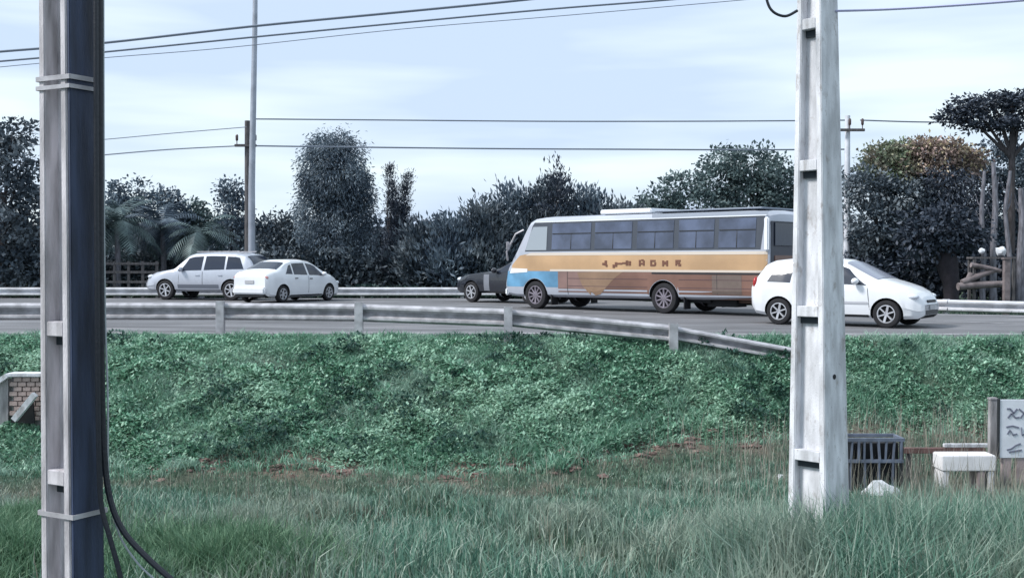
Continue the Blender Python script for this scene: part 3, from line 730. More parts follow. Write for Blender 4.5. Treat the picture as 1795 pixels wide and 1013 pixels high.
for sg in (1, -1):
    far_ = sg < 0
    zb0, zt0 = .44, 1.68
    def clear(pl):   # keep off the wheel arches by clipping the bottom edge where the arches are
        return pl
    # window band: dark frame and the panes on it
    B.decal('window_surround', [(.22, 1.72), (8.33, 1.72), (8.02, 2.605), (.14, 2.605)], sg, mat('bus_window_frame', (.055, .065, .085), .4), bu, .004)
    px_e = [(1323, 1258), (1250, 1188), (1179, 1115), (1106, 1041), (1034, 966)]
    for (a, b_) in px_e:
        x0, x1 = bus_xz(a, 430)[0], bus_xz(b_, 430)[0]
        w_ = B.decal('window', [(x0, 1.78), (x1, 1.78), (x1, 2.54), (x0, 2.54)], sg, BUSGLASS, bu, .014)
        MB().bar((x0 + .02, sg * (B.halfy(x0, 2.22) + .018), 2.24), (x1 - .02, sg * (B.halfy(x1, 2.22) + .018), 2.24), .02, .025).build('window_rail', PLAST, w_)
        MB().bar((x0 + (x1 - x0) * .5, sg * (B.halfy(x0, 1.8) + .018), 1.79), (x0 + (x1 - x0) * .5, sg * (B.halfy(x1, 2.4) + .018), 2.23), .02, .02).build('window_bar', PLAST, w_)
    x0 = bus_xz(957, 430)[0]
    B.decal('driver_window', [(x0, 1.76), (8.30, 1.76), (8.06, 2.46), (x0, 2.46)], sg, mat('bus_driver_glass', (.30, .34, .38), .15, spec=.8), bu, .014)
    # painted flank, upper band then lower panels either side of the arches
    B.decal('upper_band', [(.04, 1.14), (8.9, 1.14), (8.9, 1.30), (8.55, 1.60), (8.1, 1.66), (.04, 1.66)], sg, ORANGE, bu, .005)
    B.decal('cream_stripe', [(.04, 1.60), (8.30, 1.60), (8.1, 1.68), (.04, 1.68)], sg, CREAM, bu, .010)
    B.decal('lower_stripe', [(.04, 1.13), (7.3, 1.13), (7.3, 1.19), (.04, 1.19)], sg, CREAM, bu, .010)
    B.decal('dark_moulding', [(.04, 1.08), (3.6, 1.08), (3.6, 1.12), (.04, 1.12)], sg, PLAST, bu, .016)
    ra = .42 + .07
    def panel(name, xa, xb, m_, off=.004, zt_=1.13, zb_=.41):
        """a lower panel that stops at the rim of a wheel arch"""
        xs_ = np.linspace(xa, xb, max(3, int((xb - xa) / .05)))
        vs, fs = [], []; K = 6
        for x in xs_:
            zl = zb_
            for xw in (wr_, wf):
                if abs(x - xw) < ra + .01: zl = max(zl, .42 + math.sqrt(max(0, (ra + .012) ** 2 - (x - xw) ** 2)))
            zl = min(zl, zt_ - .01)
            for k in range(K + 1):
                z = zl + (zt_ - zl) * k / K; vs.append((x, sg * (B.halfy(x, z) + off), z))
        for i in range(len(xs_) - 1):
            for k in range(K): fs.append((i * (K + 1) + k, i * (K + 1) + k + 1, (i + 1) * (K + 1) + k + 1, (i + 1) * (K + 1) + k))
        MB().add(vs, fs).build(name, m_, bu)
    panel('maroon_panel', .04, bus_xz(1048, 500)[0], MAROON)
    panel('mauve_panel', bus_xz(1048, 500)[0], bus_xz(978, 500)[0], MAUVE)
    panel('blue_panel', bus_xz(978, 500)[0], 9.20, BLUE, zb_=.66)
    B.decal('tan_swoosh', poly((1012, 478), (1096, 474), (1075, 490), (1052, 516), (1036, 520), (1020, 500)), sg, TAN, bu, .008)
    B.decal('white_flash', [(8.2, 1.10), (9.0, 1.06), (8.95, 1.22), (8.2, 1.20)], sg, BWHITE, bu, .014)
    B.decal('grey_hatch', poly((1300, 483), (1248, 483), (1248, 516), (1300, 518)), sg, GREYPN, bu, .008)
    for yy in (.70, .92):
        B.decal('body_moulding', [(.1, yy), (wr_ - .52, yy), (wr_ - .52, yy + .015), (.1, yy + .015)], sg, mat('bus_dark_maroon', (.09, .05, .06), .5), bu, .009)
        B.decal('body_moulding', [(wr_ + .52, yy), (6.6, yy), (6.6, yy + .015), (wr_ + .52, yy + .015)], sg, MATS['bus_dark_maroon'], bu, .009)
    B.decal('panel_seam', [(6.62, .46), (6.635, .46), (6.635, 1.13), (6.62, 1.13)], sg, PLAST, bu, .009, .02)
    B.decal('panel_seam', [(1.5, .46), (1.515, .46), (1.515, 1.13), (1.5, 1.13)], sg, PLAST, bu, .009, .02)
    B.decal('roof_edge_panel', [(.06, 2.615), (bus_xz(1140, 370)[0], 2.615), (bus_xz(1140, 370)[0], 2.73), (.06, 2.71)], sg, mat('roof_edge_grey', (.33, .37, .44), .6), bu, .012)
    # the seven blurred brown characters on the orange band
    if sg > 0:
        glyphs = [
            [(1056, 461, 6, 4), (1060, 457, 4, 9), (1062, 464, 3, 4)],
            [(1074, 464, 4, 6), (1078, 460, 4, 8), (1082, 461, 9, 3)],
            [(1091, 460, 8, 3), (1097, 457, 4, 9), (1102, 458, 4, 8)],
            [(1120, 456, 3, 11), (1124, 455, 4, 3), (1127, 457, 3, 9), (1123, 461, 5, 3)],
            [(1140, 456, 3, 11), (1143, 456, 6, 3), (1147, 460, 3, 6), (1143, 464, 5, 3)],
            [(1161, 457, 3, 10), (1164, 459, 4, 5), (1168, 457, 3, 10)],
            [(1184, 456, 3, 10), (1187, 456, 6, 3), (1187, 460, 5, 3), (1189, 463, 5, 4)]]
        for gl in glyphs:
            mbg = MB()
            for (gx, gy, gw, gh_) in gl:
                (x0, z0), (x1, z1) = bus_xz(gx, gy + gh_), bus_xz(gx + gw, gy)
                yv = B.halfy(x0, (z0 + z1) / 2)
                mbg.box(((x0 + x1) / 2, yv + .010, (z0 + z1) / 2), (abs(x1 - x0), .012, z1 - z0))
            mbg.build('letter', BROWN, bu)
    for xw in (wr_, wf): wheel(xw, sg * (BW / 2 - .15), .42, sg, bu, RIMD, 10, .26)
    # mirror on its arm
    mbm = MB().tube([(8.40, sg * 1.10, 2.38), (8.62, sg * 1.22, 2.26), (8.98, sg * 1.24, 1.72), (9.02, sg * 1.15, 1.45)], .03, 6).build('mirror_arm', GALV, bu, smooth=True)
    MB().box((8.90, sg * 1.27, 1.90), (.06, .12, .26)).build('mirror', GALV, bu, bevel=.02)
    MB().blob((9.15, sg * .86, .80), .14, .6, 1.0, .9, .02).build('headlight', LAMP, bu, smooth=True)
    MB().box((-.01, sg * 1.02, 1.0), (.05, .14, .42)).build('tail_light', REDL, bu, bevel=.01)
    MB().box((.05, sg * 1.125, 2.12), (.13, .09, .86)).build('corner_trim', BWHITE, bu, bevel=.03)
# roof panels
def roofstrip(name, x0, x1, m_, h, w_):
    mbr = MB()
    mbr.box(((x0 + x1) / 2, 0, 2.77 + h / 2), (x1 - x0, w_, h)); mbr.build(name, m_, bu, bevel=.03)
roofstrip('roof_pod', bus_xz(1130, 370)[0], bus_xz(1040, 370)[0], BWHITE, .14, 1.7)
roofstrip('roof_cover', .25, bus_xz(1140, 370)[0], mat('roof_blue_grey', (.30, .34, .41), .6), .05, 2.02)
roofstrip('roof_hatch', 2.0, 2.8, mat('roof_grey', (.42, .45, .5), .6), .07, .8)
B.screen('windscreen', 8.90, 8.28, GLASS, bu, margin=.12)
B.decal('roof_gutter', [(.1, 2.585), (8.0, 2.585), (8.0, 2.615), (.1, 2.615)], 1, mat('gutter_pale', (.7, .73, .78), .4), bu, .02)
MB().box((-.004, 0, 1.52), (.018, 2.02, 1.86)).build('rear_panel', mat('bus_rear_slate', (.05, .055, .075), .45), bu, bevel=.004)
MB().box((-.022, 0, 2.12), (.04, 1.75, .62)).build('rear_window', GLASS, bu, bevel=.02)
MB().box((-.020, 0, 1.10), (.03, 1.7, .95)).build('engine_cover', MAROON, bu, bevel=.01)
MB().box((-.06, 0, .55), (.16, 2.1, .22)).build('rear_bumper', PLAST, bu, bevel=.03)
MB().box((-.03, 0, .80), (.02, .4, .13)).build('number_plate', MATS['grey_plate'], bu)
MB().box((9.22, 0, .50), (.14, 2.0, .22)).build('front_bumper', BWHITE, bu, bevel=.04)
MB().box((9.245, 0, .85), (.03, 1.0, .18)).build('front_grille', PLAST, bu, bevel=.01)
mbu = MB().box((3.9, 0, .42), (4.0, 1.7, .22)); mbu.box((1.6, .5, .34), (.9, .5, .26)); mbu.box((1.4, -.5, .34), (1.2, .5, .2)); mbu.build('underframe', DARK, bu)
MB().tube([(1.2, .6, .36), (.2, .6, .36), (-.12, .6, .38)], .045, 8).build('exhaust_pipe', mat('rusty_pipe', (.14, .09, .07), .8), bu, smooth=True)
for sg in (1, -1):
    for xw in (wr_, wf): MB().box((xw - .62 if xw > 5 else xw - .66, sg * .95, .30), (.03, .3, .34)).build('mud_flap', RUBBER, bu)
place(bu, (BF.x, BF.y), BD, BL, BW / 2)

# ------------------------------------------------------------------ utility poles
def duplo(name, label, base, rot, zt, a0, a1, b0, b1, ribs, m, rib_h=.11, fl=.07, rec=.09, zb=0.0):
    """double-T concrete pole: two flanges joined by a recessed web with cross ribs; a = recessed face, b = plain side"""
    g = empty(name, base, label, 'utility pole', rz=rot)
    H = zt - base[2]
    A = lambda z: a0 + (a1 - a0) * z / H
    Bf = lambda z: b0 + (b1 - b0) * z / H
    mb = MB()
    for sg in (-1, 1):
        mb.frustum((sg * (a0 - fl) / 2, 0, -.4), fl, b0, (sg * (a1 - fl * .8) / 2, 0, H), fl * .8, b1)
    mb.build('flange', m, g, bevel=.008)
    mw = MB().frustum((0, 0, -.4), a0 - fl * 2 + .004, b0 - 2 * rec, (0, 0, H - .002), a1 - fl * 1.6 + .004, b1 - 2 * rec); mw.build('web', m, g)
    for z in ribs:
        z -= base[2]
        w_ = A(z) - fl * 1.9; d_ = Bf(z) - .012
        MB().box((0, 0, z), (w_, d_, rib_h)).build('rib', m, g, bevel=.006)
        MB().box((0, 0, z - rib_h / 2 - .036), (w_ - .006, d_ - 2 * rec + .07, .065)).build('rib_shade', mat('painted_rib_shade', (.03, .04, .05), .9), g)  # dark block put in as the shadow beneath the rib
    return g
# right pole
PR = (3.01, 11.5)
zr = [at(1440, y_, 11.5).z for y_ in (44, 291, 545, 795)]
gzr = float(gz(np.array(PR[0]), np.array(PR[1])))
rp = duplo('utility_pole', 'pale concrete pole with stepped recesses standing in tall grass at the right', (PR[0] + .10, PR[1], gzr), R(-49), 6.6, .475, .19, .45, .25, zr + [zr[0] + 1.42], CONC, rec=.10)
bh = MB().lathe([(.001, -.004), (.026, -.004), (.026, .05)], 12).build('bolt_hole', DARK, rp)
bh.rotation_euler = (0, 0, R(90)); rp.rotation_euler = (0, -.010, R(-49)); bh.location = (.200, -.02, at(1440, 658, 11.5).z - gzr)
# left pole
PL_ = (at(125, 500, 8.5).x, 8.5)
gzl = float(gz(np.array(PL_[0]), np.array(PL_[1])))
zl_ = [at(100, y_, 8.5).z for y_ in (575, 832)]
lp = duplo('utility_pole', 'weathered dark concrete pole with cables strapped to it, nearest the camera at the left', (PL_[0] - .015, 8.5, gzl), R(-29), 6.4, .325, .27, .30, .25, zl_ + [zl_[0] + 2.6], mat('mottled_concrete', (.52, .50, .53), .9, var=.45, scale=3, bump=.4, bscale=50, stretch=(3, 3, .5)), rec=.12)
# added plate on its right side, dark blue to paint that face in shade
SIDE_SHADE = mat('dark_blue_side_shade', (.032, .046, .090), .55, var=.5, scale=2.5, bump=.3, bscale=30, stretch=(4, 4, .5))
mb = MB().frustum((.325 / 2 + .018, 0, -.4), .03, .285, (.27 / 2 + .018, 0, 6.4 - gzl), .03, .235); mb.build('side_shade_plate', SIDE_SHADE, lp, bevel=.006)
def band(z, h, w=.012, dd=0.0):
    a = .325 + (.27 - .325) * (z - gzl) / (6.4 - gzl) + .075 + dd; b_ = .30 + (.25 - .30) * (z - gzl) / (6.4 - gzl) + .03 + dd
    mb = MB(); zz = z - gzl
    mb.box((.016, -b_ / 2, zz), (a, w, h)); mb.box((.016, b_ / 2, zz), (a, w, h)); mb.box((.016 + a / 2, 0, zz), (w, b_ - w, h)); mb.box((.016 - a / 2, 0, zz), (w, b_ - w, h))
    mb.build('strap', GALV, lp)
for (yy, hh) in ((142, .035), (158, .03), (895, .035)): band(at(125, yy, 8.5).z, hh, .008, -.012)
def cable(name, label, pts, rad, m, cat, group=None, n=8):
    base = Vector(pts[-1])
    # Catmull-Rom smoothing
    P_ = [Vector(p) for p in pts]; out_ = []
    for i in range(len(P_) - 1):
        p0, p1, p2, p3 = P_[max(i - 1, 0)], P_[i], P_[i + 1], P_[min(i + 2, len(P_) - 1)]
        for k in range(6):
            t_ = k / 6
            out_.append(.5 * ((2 * p1) + (-p0 + p2) * t_ + (2 * p0 - 5 * p1 + 4 * p2 - p3) * t_ ** 2 + (-p0 + 3 * p1 - 3 * p2 + p3) * t_ ** 3))
    out_.append(P_[-1])
    o = MB().tube([p - base for p in out_], rad, n).build(name, m, None, smooth=True); o.location = base
    return tag(o, label, cat, group)
def path(Yd, *pp): return [at(p[0], p[1], Yd if len(p) < 3 else p[2]) for p in pp]
cable('power_cable', 'thick black cable down the dark left pole, sweeping widest to the right at the foot', path(8.42, (174, -700), (175, -100), (176, 300), (178, 600), (181, 760), (190, 860), (213, 925), (256, 975), (312, 1025), (400, 1100), (500, 1190)), .024, CABLE, 'cable')
cable('power_cable', 'black cable dropping steeply beside the foot of the dark left pole', path(8.36, (167, -700), (168, -100), (169, 300), (171, 600), (173, 780), (177, 880), (192, 940), (206, 990), (217, 1040), (225, 1110), (230, 1190)), .020, CABLE, 'cable')
cable('earth_wire', 'thin pale wire running down just right of the black cables on the left pole', path(8.45, (180, -700), (181, -100), (182, 300), (184, 540), (189, 700), (190, 830), (205, 925), (240, 985), (300, 1050), (360, 1190)), .008, mat('pale_wire', (.36, .40, .43), .6), 'wire')
cable('wire_loop', 'drooping loop of dark wire at the top of the pale right pole', path(11.3, (1330, -70), (1342, -8), (1353, 19), (1376, 29), (1398, 19)), .014, CABLE, 'wire')

# distant street lamp post, wooden pole and pale right-hand pole
YL = 46.2
p0 = at(441, 450, YL); pt = at(449, -160, YL)
g = empty('lamp_post', (p0.x, YL, -.35), 'very tall thin grey steel mast beside the wooden pole, rising out of view', 'mast')
H_ = pt.z + .35
MB().tube([(0, 0, 0), (.02, 0, H_ * .3), ((pt.x - p0.x) * .7, 0, H_ * .7), (pt.x - p0.x, 0, H_)], [.16, .135, .105, .08], 12).build('mast', mat('grey_mast', (.33, .36, .42), .5, .2, var=.2, scale=2), g, smooth=True)
MB().box((0, 0, .12), (.5, .5, .24)).build('footing', CONC, g, bevel=.03)
MB().tube([(pt.x - p0.x, 0, H_ - .05), (pt.x - p0.x + .7, -.3, H_ + .25), (pt.x - p0.x + 1.5, -.6, H_ + .3)], [.05, .04, .035], 8).build('arm', GALV, g, smooth=True)
MB().box((pt.x - p0.x + 1.75, -.7, H_ + .28), (.6, .26, .12), -.38).build('lamp_head', GALV, g, bevel=.03)
def wood_pole(name, label, px, ytop, ybot, Yd, rad, arm_y, arms, m, insul):
    p = at(px, ybot, Yd); t_ = at(px, ytop, Yd)
    zb = -.4
    g = empty(name, (p.x, Yd, zb), label, 'utility pole')
    MB().tube([(0, 0, 0), (0, 0, (t_.z - zb) * .5), (0, 0, t_.z - zb)], [rad, rad * .85, rad * .7], 10).build('shaft', m, g, smooth=True)
    z = at(px, arm_y, Yd).z - zb
    x0, x1 = (arms[0] - px) / FPX * Yd, (arms[1] - px) / FPX * Yd
    MB().box(((x0 + x1) / 2, -.16, z), (x1 - x0, .10, .11)).build('crossarm', WOOD, g, bevel=.01)
    for ix in insul:
        xx = (ix - px) / FPX * Yd
        MB().tube([(xx, -.16, z + .05), (xx, -.16, z + .18), (xx, -.16, z + .22), (xx, -.16, z + .40), (xx, -.16, z + .46)], [.02, .02, .055, .06, .03], 8).build('insulator', mat('brown_porcelain', (.09, .06, .06), .3), g, smooth=True)
    return g
wood_pole('utility_pole', 'dark wooden pole with short crossarm beside the tall thin mast', 435, 212, 445, 47.5, .16, 256, (414, 452), WOOD, (418, 450))
tr_ = wood_pole('utility_pole', 'distant white pole with crossarm just right of the pale concrete pole', 1484, 203, 460, 46.0, .145, 229, (1468, 1512), mat('white_pole_paint', (.62, .64, .70), .7, var=.12), (1486, 1508))

# overhead wires
def wire(label, pts, rad=.014, m=WIRE): return cable('overhead_wire', label, pts, rad, m, 'wire', 'overhead wires', 5)
wire('upper of the two dark wires climbing from left edge to top centre', path(30, (-120, 101), (0, 91), (180, 76), (440, 47), (700, 22), (960, -4), (1300, -45)), .034)
wire('lower of the two dark wires climbing from left edge to top centre', path(30, (-120, 118), (0, 108), (180, 92), (440, 66), (700, 41), (960, 17), (1200, -2), (1500, -30)), .026)
wire('faint wire just under the two dark climbing wires', path(34, (-120, 132), (0, 118), (180, 102), (400, 84), (700, 52), (1000, 27), (1400, -8)), .012)
wire('long level wire at crossarm height reaching the distant white pole', path(46.5, (447, 209), (700, 211), (950, 213), (1200, 213), (1390, 212), (1486, 211)), .030)
wire('level wire from the wooden pole crossarm across the dome tree', path(47.2, (450, 256), (600, 258), (880, 261), (1100, 262), (1300, 263), (1484, 262)), .034)
wire('wire leaving the distant white pole towards the umbrella-shaped tree', path(46.2, (1508, 211), (1600, 214), (1700, 215), (1850, 216)), .030)
wire('wire sloping down left from the wooden pole, upper one', path(47.3, (432, 223), (300, 234), (180, 245), (40, 256), (-100, 266)), .018)
wire('wire sloping down left from the wooden pole, lower one', path(47.4, (418, 256), (300, 262), (180, 272), (40, 285), (-100, 300)), .026)
wire('pale wire bundle leaving the top of the right pole for the right edge', path(11.5, (1465, 20), (1560, 17), (1680, 10), (1800, 1), (1950, -12)), .012, mat('lavender_sheath', (.40, .40, .60), .5))

# ------------------------------------------------------------------ trees and shrubs
def leaf_cloud(name, blobs, n, size, m, parent, flat=0.0, drop=0.0, up=False, core=.45):
    """blobs (cx,cy,cz,rx,ry,rz,weight) relative to the parent; leaves gather in twigs through the outer volume"""
    Ps, Ds, Ss = [], [], []
    wts = np.array([b_[6] if len(b_) > 6 else b_[3] * b_[5] for b_ in blobs]); wts = wts / wts.sum()
    for b_, w_ in zip(blobs, wts):
        k = int(n * w_); tw = max(6, k // 14)
        v = rng.normal(size=(tw, 3)); v /= np.linalg.norm(v, axis=1, keepdims=True)
        r_ = core + (1 - core) * rng.uniform(0, 1, (tw, 1)) ** .6
        r_ *= 1 + .16 * np.sin(v[:, :1] * 5 + b_[0]) * np.cos(v[:, 2:] * 6 + b_[2])
        tc_ = v * r_ * np.array([[b_[3], b_[4], b_[5]]]) + np.array([[b_[0], b_[1], b_[2]]])
        own = rng.integers(0, tw, k)
        sp = size * 1.15
        P = tc_[own] + rng.normal(size=(k, 3)) * sp * np.array([[1, 1, .6 + .6 * drop]])
        out_d = v[own] + rng.normal(size=(k, 3)) * .7
        out_d[:, 2] += -drop * 1.5 - .15 + (1.6 if up else 0)
        out_d[:, 2] *= (1 - flat)
        out_d /= np.linalg.norm(out_d, axis=1, keepdims=True)
        sd_ = np.cross(out_d, rng.normal(size=(k, 3))); sd_ /= np.linalg.norm(sd_, axis=1, keepdims=True)
        Ps.append(P); Ds.append(out_d); Ss.append(sd_)
    P, D, Sx = np.concatenate(Ps), np.concatenate(Ds), np.concatenate(Ss)
    k = len(P)
    L = size * rng.uniform(.7, 1.5, k)
    return leaves_mesh(name, P, D, Sx, L, L * (.30 if (up or drop > .5) else .55), m, parent, .08)
def trunk_limbs(parent, H, r0, targets, m, lean=(0, 0), split=.45):
    sp = Vector((lean[0], lean[1], H * split))
    mb = MB().tube([(0, 0, -.3), (lean[0] * .3, lean[1] * .3, H * split * .5), sp, sp + Vector((lean[0] * .3, 0, H * .2))], [r0 * 1.15, r0 * .9, r0 * .75, r0 * .4], 9)
    for tgt in targets:
        q_ = Vector(tgt); md = sp.lerp(q_, .5) + Vector((random.uniform(-.2, .2), random.uniform(-.2, .2), .1))
        mb.tube([sp * .9, md, q_], [r0 * .5, r0 * .3, r0 * .1], 6)
    return mb.build('trunk', m, parent, smooth=True)
F_SLATE = leafmat('slate_green_leaves', [(.026, .042, .068), (.062, .092, .130), (.105, .145, .19)], 1.1, trans=.12, patch=((.20, .26, .31), .45, .70))
F_DARK = leafmat('dark_evergreen_leaves', [(.018, .030, .046), (.050, .072, .095), (.095, .125, .155)], .9, trans=.1, patch=((.22, .26, .29), .46, .72))
F_GREEN = leafmat('grey_green_leaves', [(.030, .052, .060), (.062, .100, .108), (.105, .155, .16)], 1.0, trans=.15, patch=((.19, .26, .26), .45, .70))
F_BLOOM = leafmat('reddish_young_leaves', [(.10, .09, .09), (.26, .21, .18), (.46, .34, .33), (.55, .50, .30)], trans=.15)
F_BLACK = leafmat('near_black_leaves', [(.011, .018, .031), (.035, .048, .072), (.075, .095, .130)], trans=.05)

def tree(name, label, cat, px, ybase_z, Yd, blobs_px, n, size, m, bark=BARK, r0=.18, group=None, lean=(0, 0), split=.45, **kw):
    """blobs_px: (px, py, radius px across, radius px up[, weight]) read off the photograph, converted to metres at distance Yd"""
    base = at(px, 460, Yd); g = empty(name, (base.x, Yd, ybase_z), label, cat, group)
    bl = []
    for b_ in blobs_px:
        c_ = at(b_[0], b_[1], Yd); rx_ = b_[2] / FPX * Yd; rz_ = b_[3] / FPX * Yd
        bl.append((c_.x - base.x, random.uniform(-.3, .3) * rx_, c_.z - ybase_z, rx_, rx_ * .85, rz_, rx_ * rz_))
    leaf_cloud('crown', bl, n, size, m, g, **kw)
    H_ = max(b_[2] for b_ in bl)
    trunk_limbs(g, H_, r0, [(b_[0], b_[1], b_[2]) for b_ in bl if b_[2] > H_ * .5][:7], bark, lean, split)
    return g
G0 = -.15
# left edge
tree('broadleaf_tree', 'dark loose-crowned tree at the left edge of the photo, sky through its leaves', 'tree', 5, G0, 47, [(20, 235, 38, 24), (-25, 260, 50, 40), (40, 290, 34, 30), (10, 340, 60, 40), (50, 375, 30, 50), (-10, 420, 70, 50), (40, 460, 50, 45)], 7500, .20, F_DARK, r0=.2)
tree('broadleaf_tree', 'lower dark bush under the tree at the left edge', 'shrub', 35, G0, 49, [(0, 470, 60, 40), (60, 440, 40, 60), (100, 480, 40, 50)], 3600, .22, F_BLACK, r0=.12)
# row right of the left pole
def frond_plant(name, label, cat, px, Yd, ztop_py, nfr, Lf, m, r0=.12, group=None, spread=1.0, wfr=.05, trunk_m=PALEBARK, droop=1.0):
    base = at(px, 460, Yd); top = at(px, ztop_py, Yd); g = empty(name, (base.x, Yd, G0), label, cat, group)
    zt = top.z - G0
    MB().tube([(0, 0, -.2), (.05, 0, zt * .5), (0, 0, zt)], [r0 * 1.2, r0, r0 * .8], 9).build('trunk', trunk_m, g, smooth=True)
    V, T = [], []
    for k in range(nfr):
        az = rng.uniform(0, 2 * np.pi); el = rng.uniform(-.3, 1.25); L = Lf * rng.uniform(.75, 1.1)
        p = np.array([0, 0, zt]); stp = 9; dirv = np.array([np.cos(az) * np.cos(el) * spread, np.sin(az) * np.cos(el) * spread, np.sin(el)])
        for i in range(stp):
            q_ = p + dirv * L / stp; dirv = dirv + np.array([0, 0, -.20 * droop]); dirv /= np.linalg.norm(dirv)
            side = np.cross(dirv, [0, 0, 1.0]); side /= (np.linalg.norm(side) + 1e-6)
            wl = Lf * .24 * math.sin(math.pi * (i + 1.2) / (stp + 1.4))
            for sg in (-1, 1):
                for h_ in (0, .5):
                    a = p + (q_ - p) * h_; tip = a + side * sg * wl + dirv * wl * .6 + np.array([0, 0, -wl * .35 * droop]) ; b2 = a + dirv * L / stp * .38
                    i0 = len(V); V += [a, b2, tip]; T.append((i0, i0 + 1, i0 + 2))
            i0 = len(V); V += [p + side * .02, p - side * .02, q_]; T.append((i0, i0 + 1, i0 + 2)); p = q_
    np_mesh('fronds', np.array(V), None, np.array(T), m, g)
    return g
frond_plant('palm_tree', 'short palm with arching fronds just right of the dark left pole', 'palm tree', 205, 48, 395, 34, 2.4, F_GREEN)
frond_plant('palm_tree', 'palm behind the silver car bonnet, second from the left pole', 'palm tree', 285, 50, 400, 34, 2.3, F_SLATE)
frond_plant('palm_tree', 'low palm clump between the silver car roof and the wooden pole', 'palm tree', 352, 49, 410, 30, 2.0, F_GREEN)
tree('conifer_tree', 'spiky topped dark tree nearest the left pole', 'tree', 208, G0, 54, [(207, 345, 14, 30), (210, 380, 30, 35), (200, 430, 38, 55)], 4200, .17, F_SLATE, r0=.12)
tree('conifer_tree', 'spiky topped tree second from the left pole', 'tree', 242, G0, 55, [(243, 345, 9, 32), (242, 385, 18, 40), (245, 440, 30, 50)], 3600, .17, F_SLATE, r0=.12)
tree('broadleaf_tree', 'round headed grey-green tree behind the palms, left of the wooden pole', 'tree', 292, G0, 54, [(290, 352, 24, 22), (300, 385, 34, 30), (290, 435, 42, 45)], 4800, .17, F_SLATE, r0=.12)
tree('broadleaf_tree', 'small rounded bush-like tree between the round headed tree and the narrow tree', 'tree', 340, G0, 55, [(338, 375, 20, 22), (350, 400, 34, 30), (345, 445, 45, 45)], 4600, .17, F_GREEN, r0=.12)
tree('broadleaf_tree', 'narrow upright tree immediately left of the wooden pole', 'tree', 404, G0, 53, [(404, 335, 20, 24), (404, 370, 24, 32), (402, 420, 32, 40), (400, 460, 42, 35)], 4800, .16, F_SLATE, r0=.12)
# right of the mast
tree('broadleaf_tree', 'low dark tree between the mast and the big dome tree', 'tree', 480, G0, 53, [(470, 400, 24, 24), (500, 400, 24, 26), (480, 440, 40, 40), (520, 445, 36, 45)], 5200, .18, F_DARK, r0=.12)
tree('dome_tree', 'largest tree left of the bus, smooth dome crown with hanging foliage below', 'tree', 585, G0, 52, [(588, 298, 60, 64), (580, 268, 44, 34), (594, 335, 66, 40), (560, 320, 38, 28), (615, 325, 40, 34), (545, 375, 26, 60), (600, 385, 50, 50), (640, 395, 24, 52), (570, 440, 50, 48), (620, 455, 44, 45)], 42000, .15, leafmat('blue_grey_hanging_leaves', [(.030, .048, .075), (.075, .108, .145), (.13, .175, .22)], 1.0, trans=.12, patch=((.24, .30, .35), .45, .70)), r0=.22, drop=.7, core=.3)
tree('cypress_tree', 'thin dark spire-like tree right of the dome tree, the taller of the pair', 'tree', 683, G0, 51, [(684, 308, 5, 20), (688, 345, 9, 30), (690, 400, 12, 50), (690, 450, 18, 50)], 11000, .10, F_BLACK, r0=.09, up=True)
tree('cypress_tree', 'thin dark spire-like tree right of the dome tree, the shorter leaning one', 'tree', 709, G0, 51.5, [(716, 316, 5, 14), (710, 346, 7, 26), (706, 400, 12, 50), (705, 450, 17, 50)], 10000, .10, F_BLACK, r0=.09, up=True)
shr = [(740, 385, 40, 'big-leaved dark shrub just right of the two thin spire trees', F_DARK), (790, 375, 42, 'big-leaved shrub midway between the spire trees and the bus', F_SLATE),
       (850, 345, 46, 'tall ragged shrub above the nose of the black car', F_DARK), (905, 322, 42, 'tall ragged shrub behind the front of the bus roof', F_SLATE),
       (965, 312, 46, 'ragged shrub with the highest tip above the bus roof', F_DARK), (1030, 330, 44, 'ragged shrub above the raised white pod on the bus roof', F_SLATE), (1090, 352, 40, 'ragged shrub above the middle of the bus roof', F_DARK)]
for (px_, yt_, w_, lab, mm) in shr:
    H2 = 500 - yt_
    bl = [(px_ - w_ * .2, yt_ + 22, w_ * .35, 18), (px_ + w_ * .35, yt_ + 34, w_ * .35, 18), (px_, yt_ + 50, w_ * .8, 30), (px_, yt_ + 50 + H2 * .3, w_, H2 * .28), (px_, 460, w_, 42)]
    tree('large_shrub', lab, 'shrub', px_, G0, 49.5 + random.uniform(-1, 1), bl, 5200, .25, mm, r0=.08, group='ragged shrubs between the spire trees and the bus', up=True)
tree('large_shrub', 'single spiky shoot standing above the shrubs over the bus roof', 'shrub', 978, G0, 49, [(979, 300, 6, 18), (976, 330, 12, 20), (975, 365, 22, 30)], 900, .2, F_BLACK, r0=.06, up=True)
tree('broadleaf_tree', 'low grey-green tree sloping up behind the rear half of the bus', 'tree', 1180, G0, 50, [(1150, 352, 34, 20), (1190, 330, 34, 26), (1210, 370, 60, 40), (1150, 400, 60, 50), (1230, 440, 60, 55)], 8500, .17, F_GREEN, r0=.15)
tree('broadleaf_tree', 'big round-crowned tree behind the rear of the bus', 'tree', 1310, G0, 51, [(1265, 285, 36, 26), (1320, 288, 46, 34), (1350, 320, 42, 45), (1260, 325, 46, 36), (1310, 350, 60, 45), (1370, 380, 50, 60), (1310, 430, 80, 60)], 14000, .17, F_GREEN, r0=.25)
tree('broadleaf_tree', 'dark understorey tree hidden between the bus rear and the pale pole', 'tree', 1420, G0, 52, [(1400, 400, 50, 60), (1440, 330, 36, 50), (1450, 430, 50, 70)], 5000, .19, F_DARK, r0=.15)
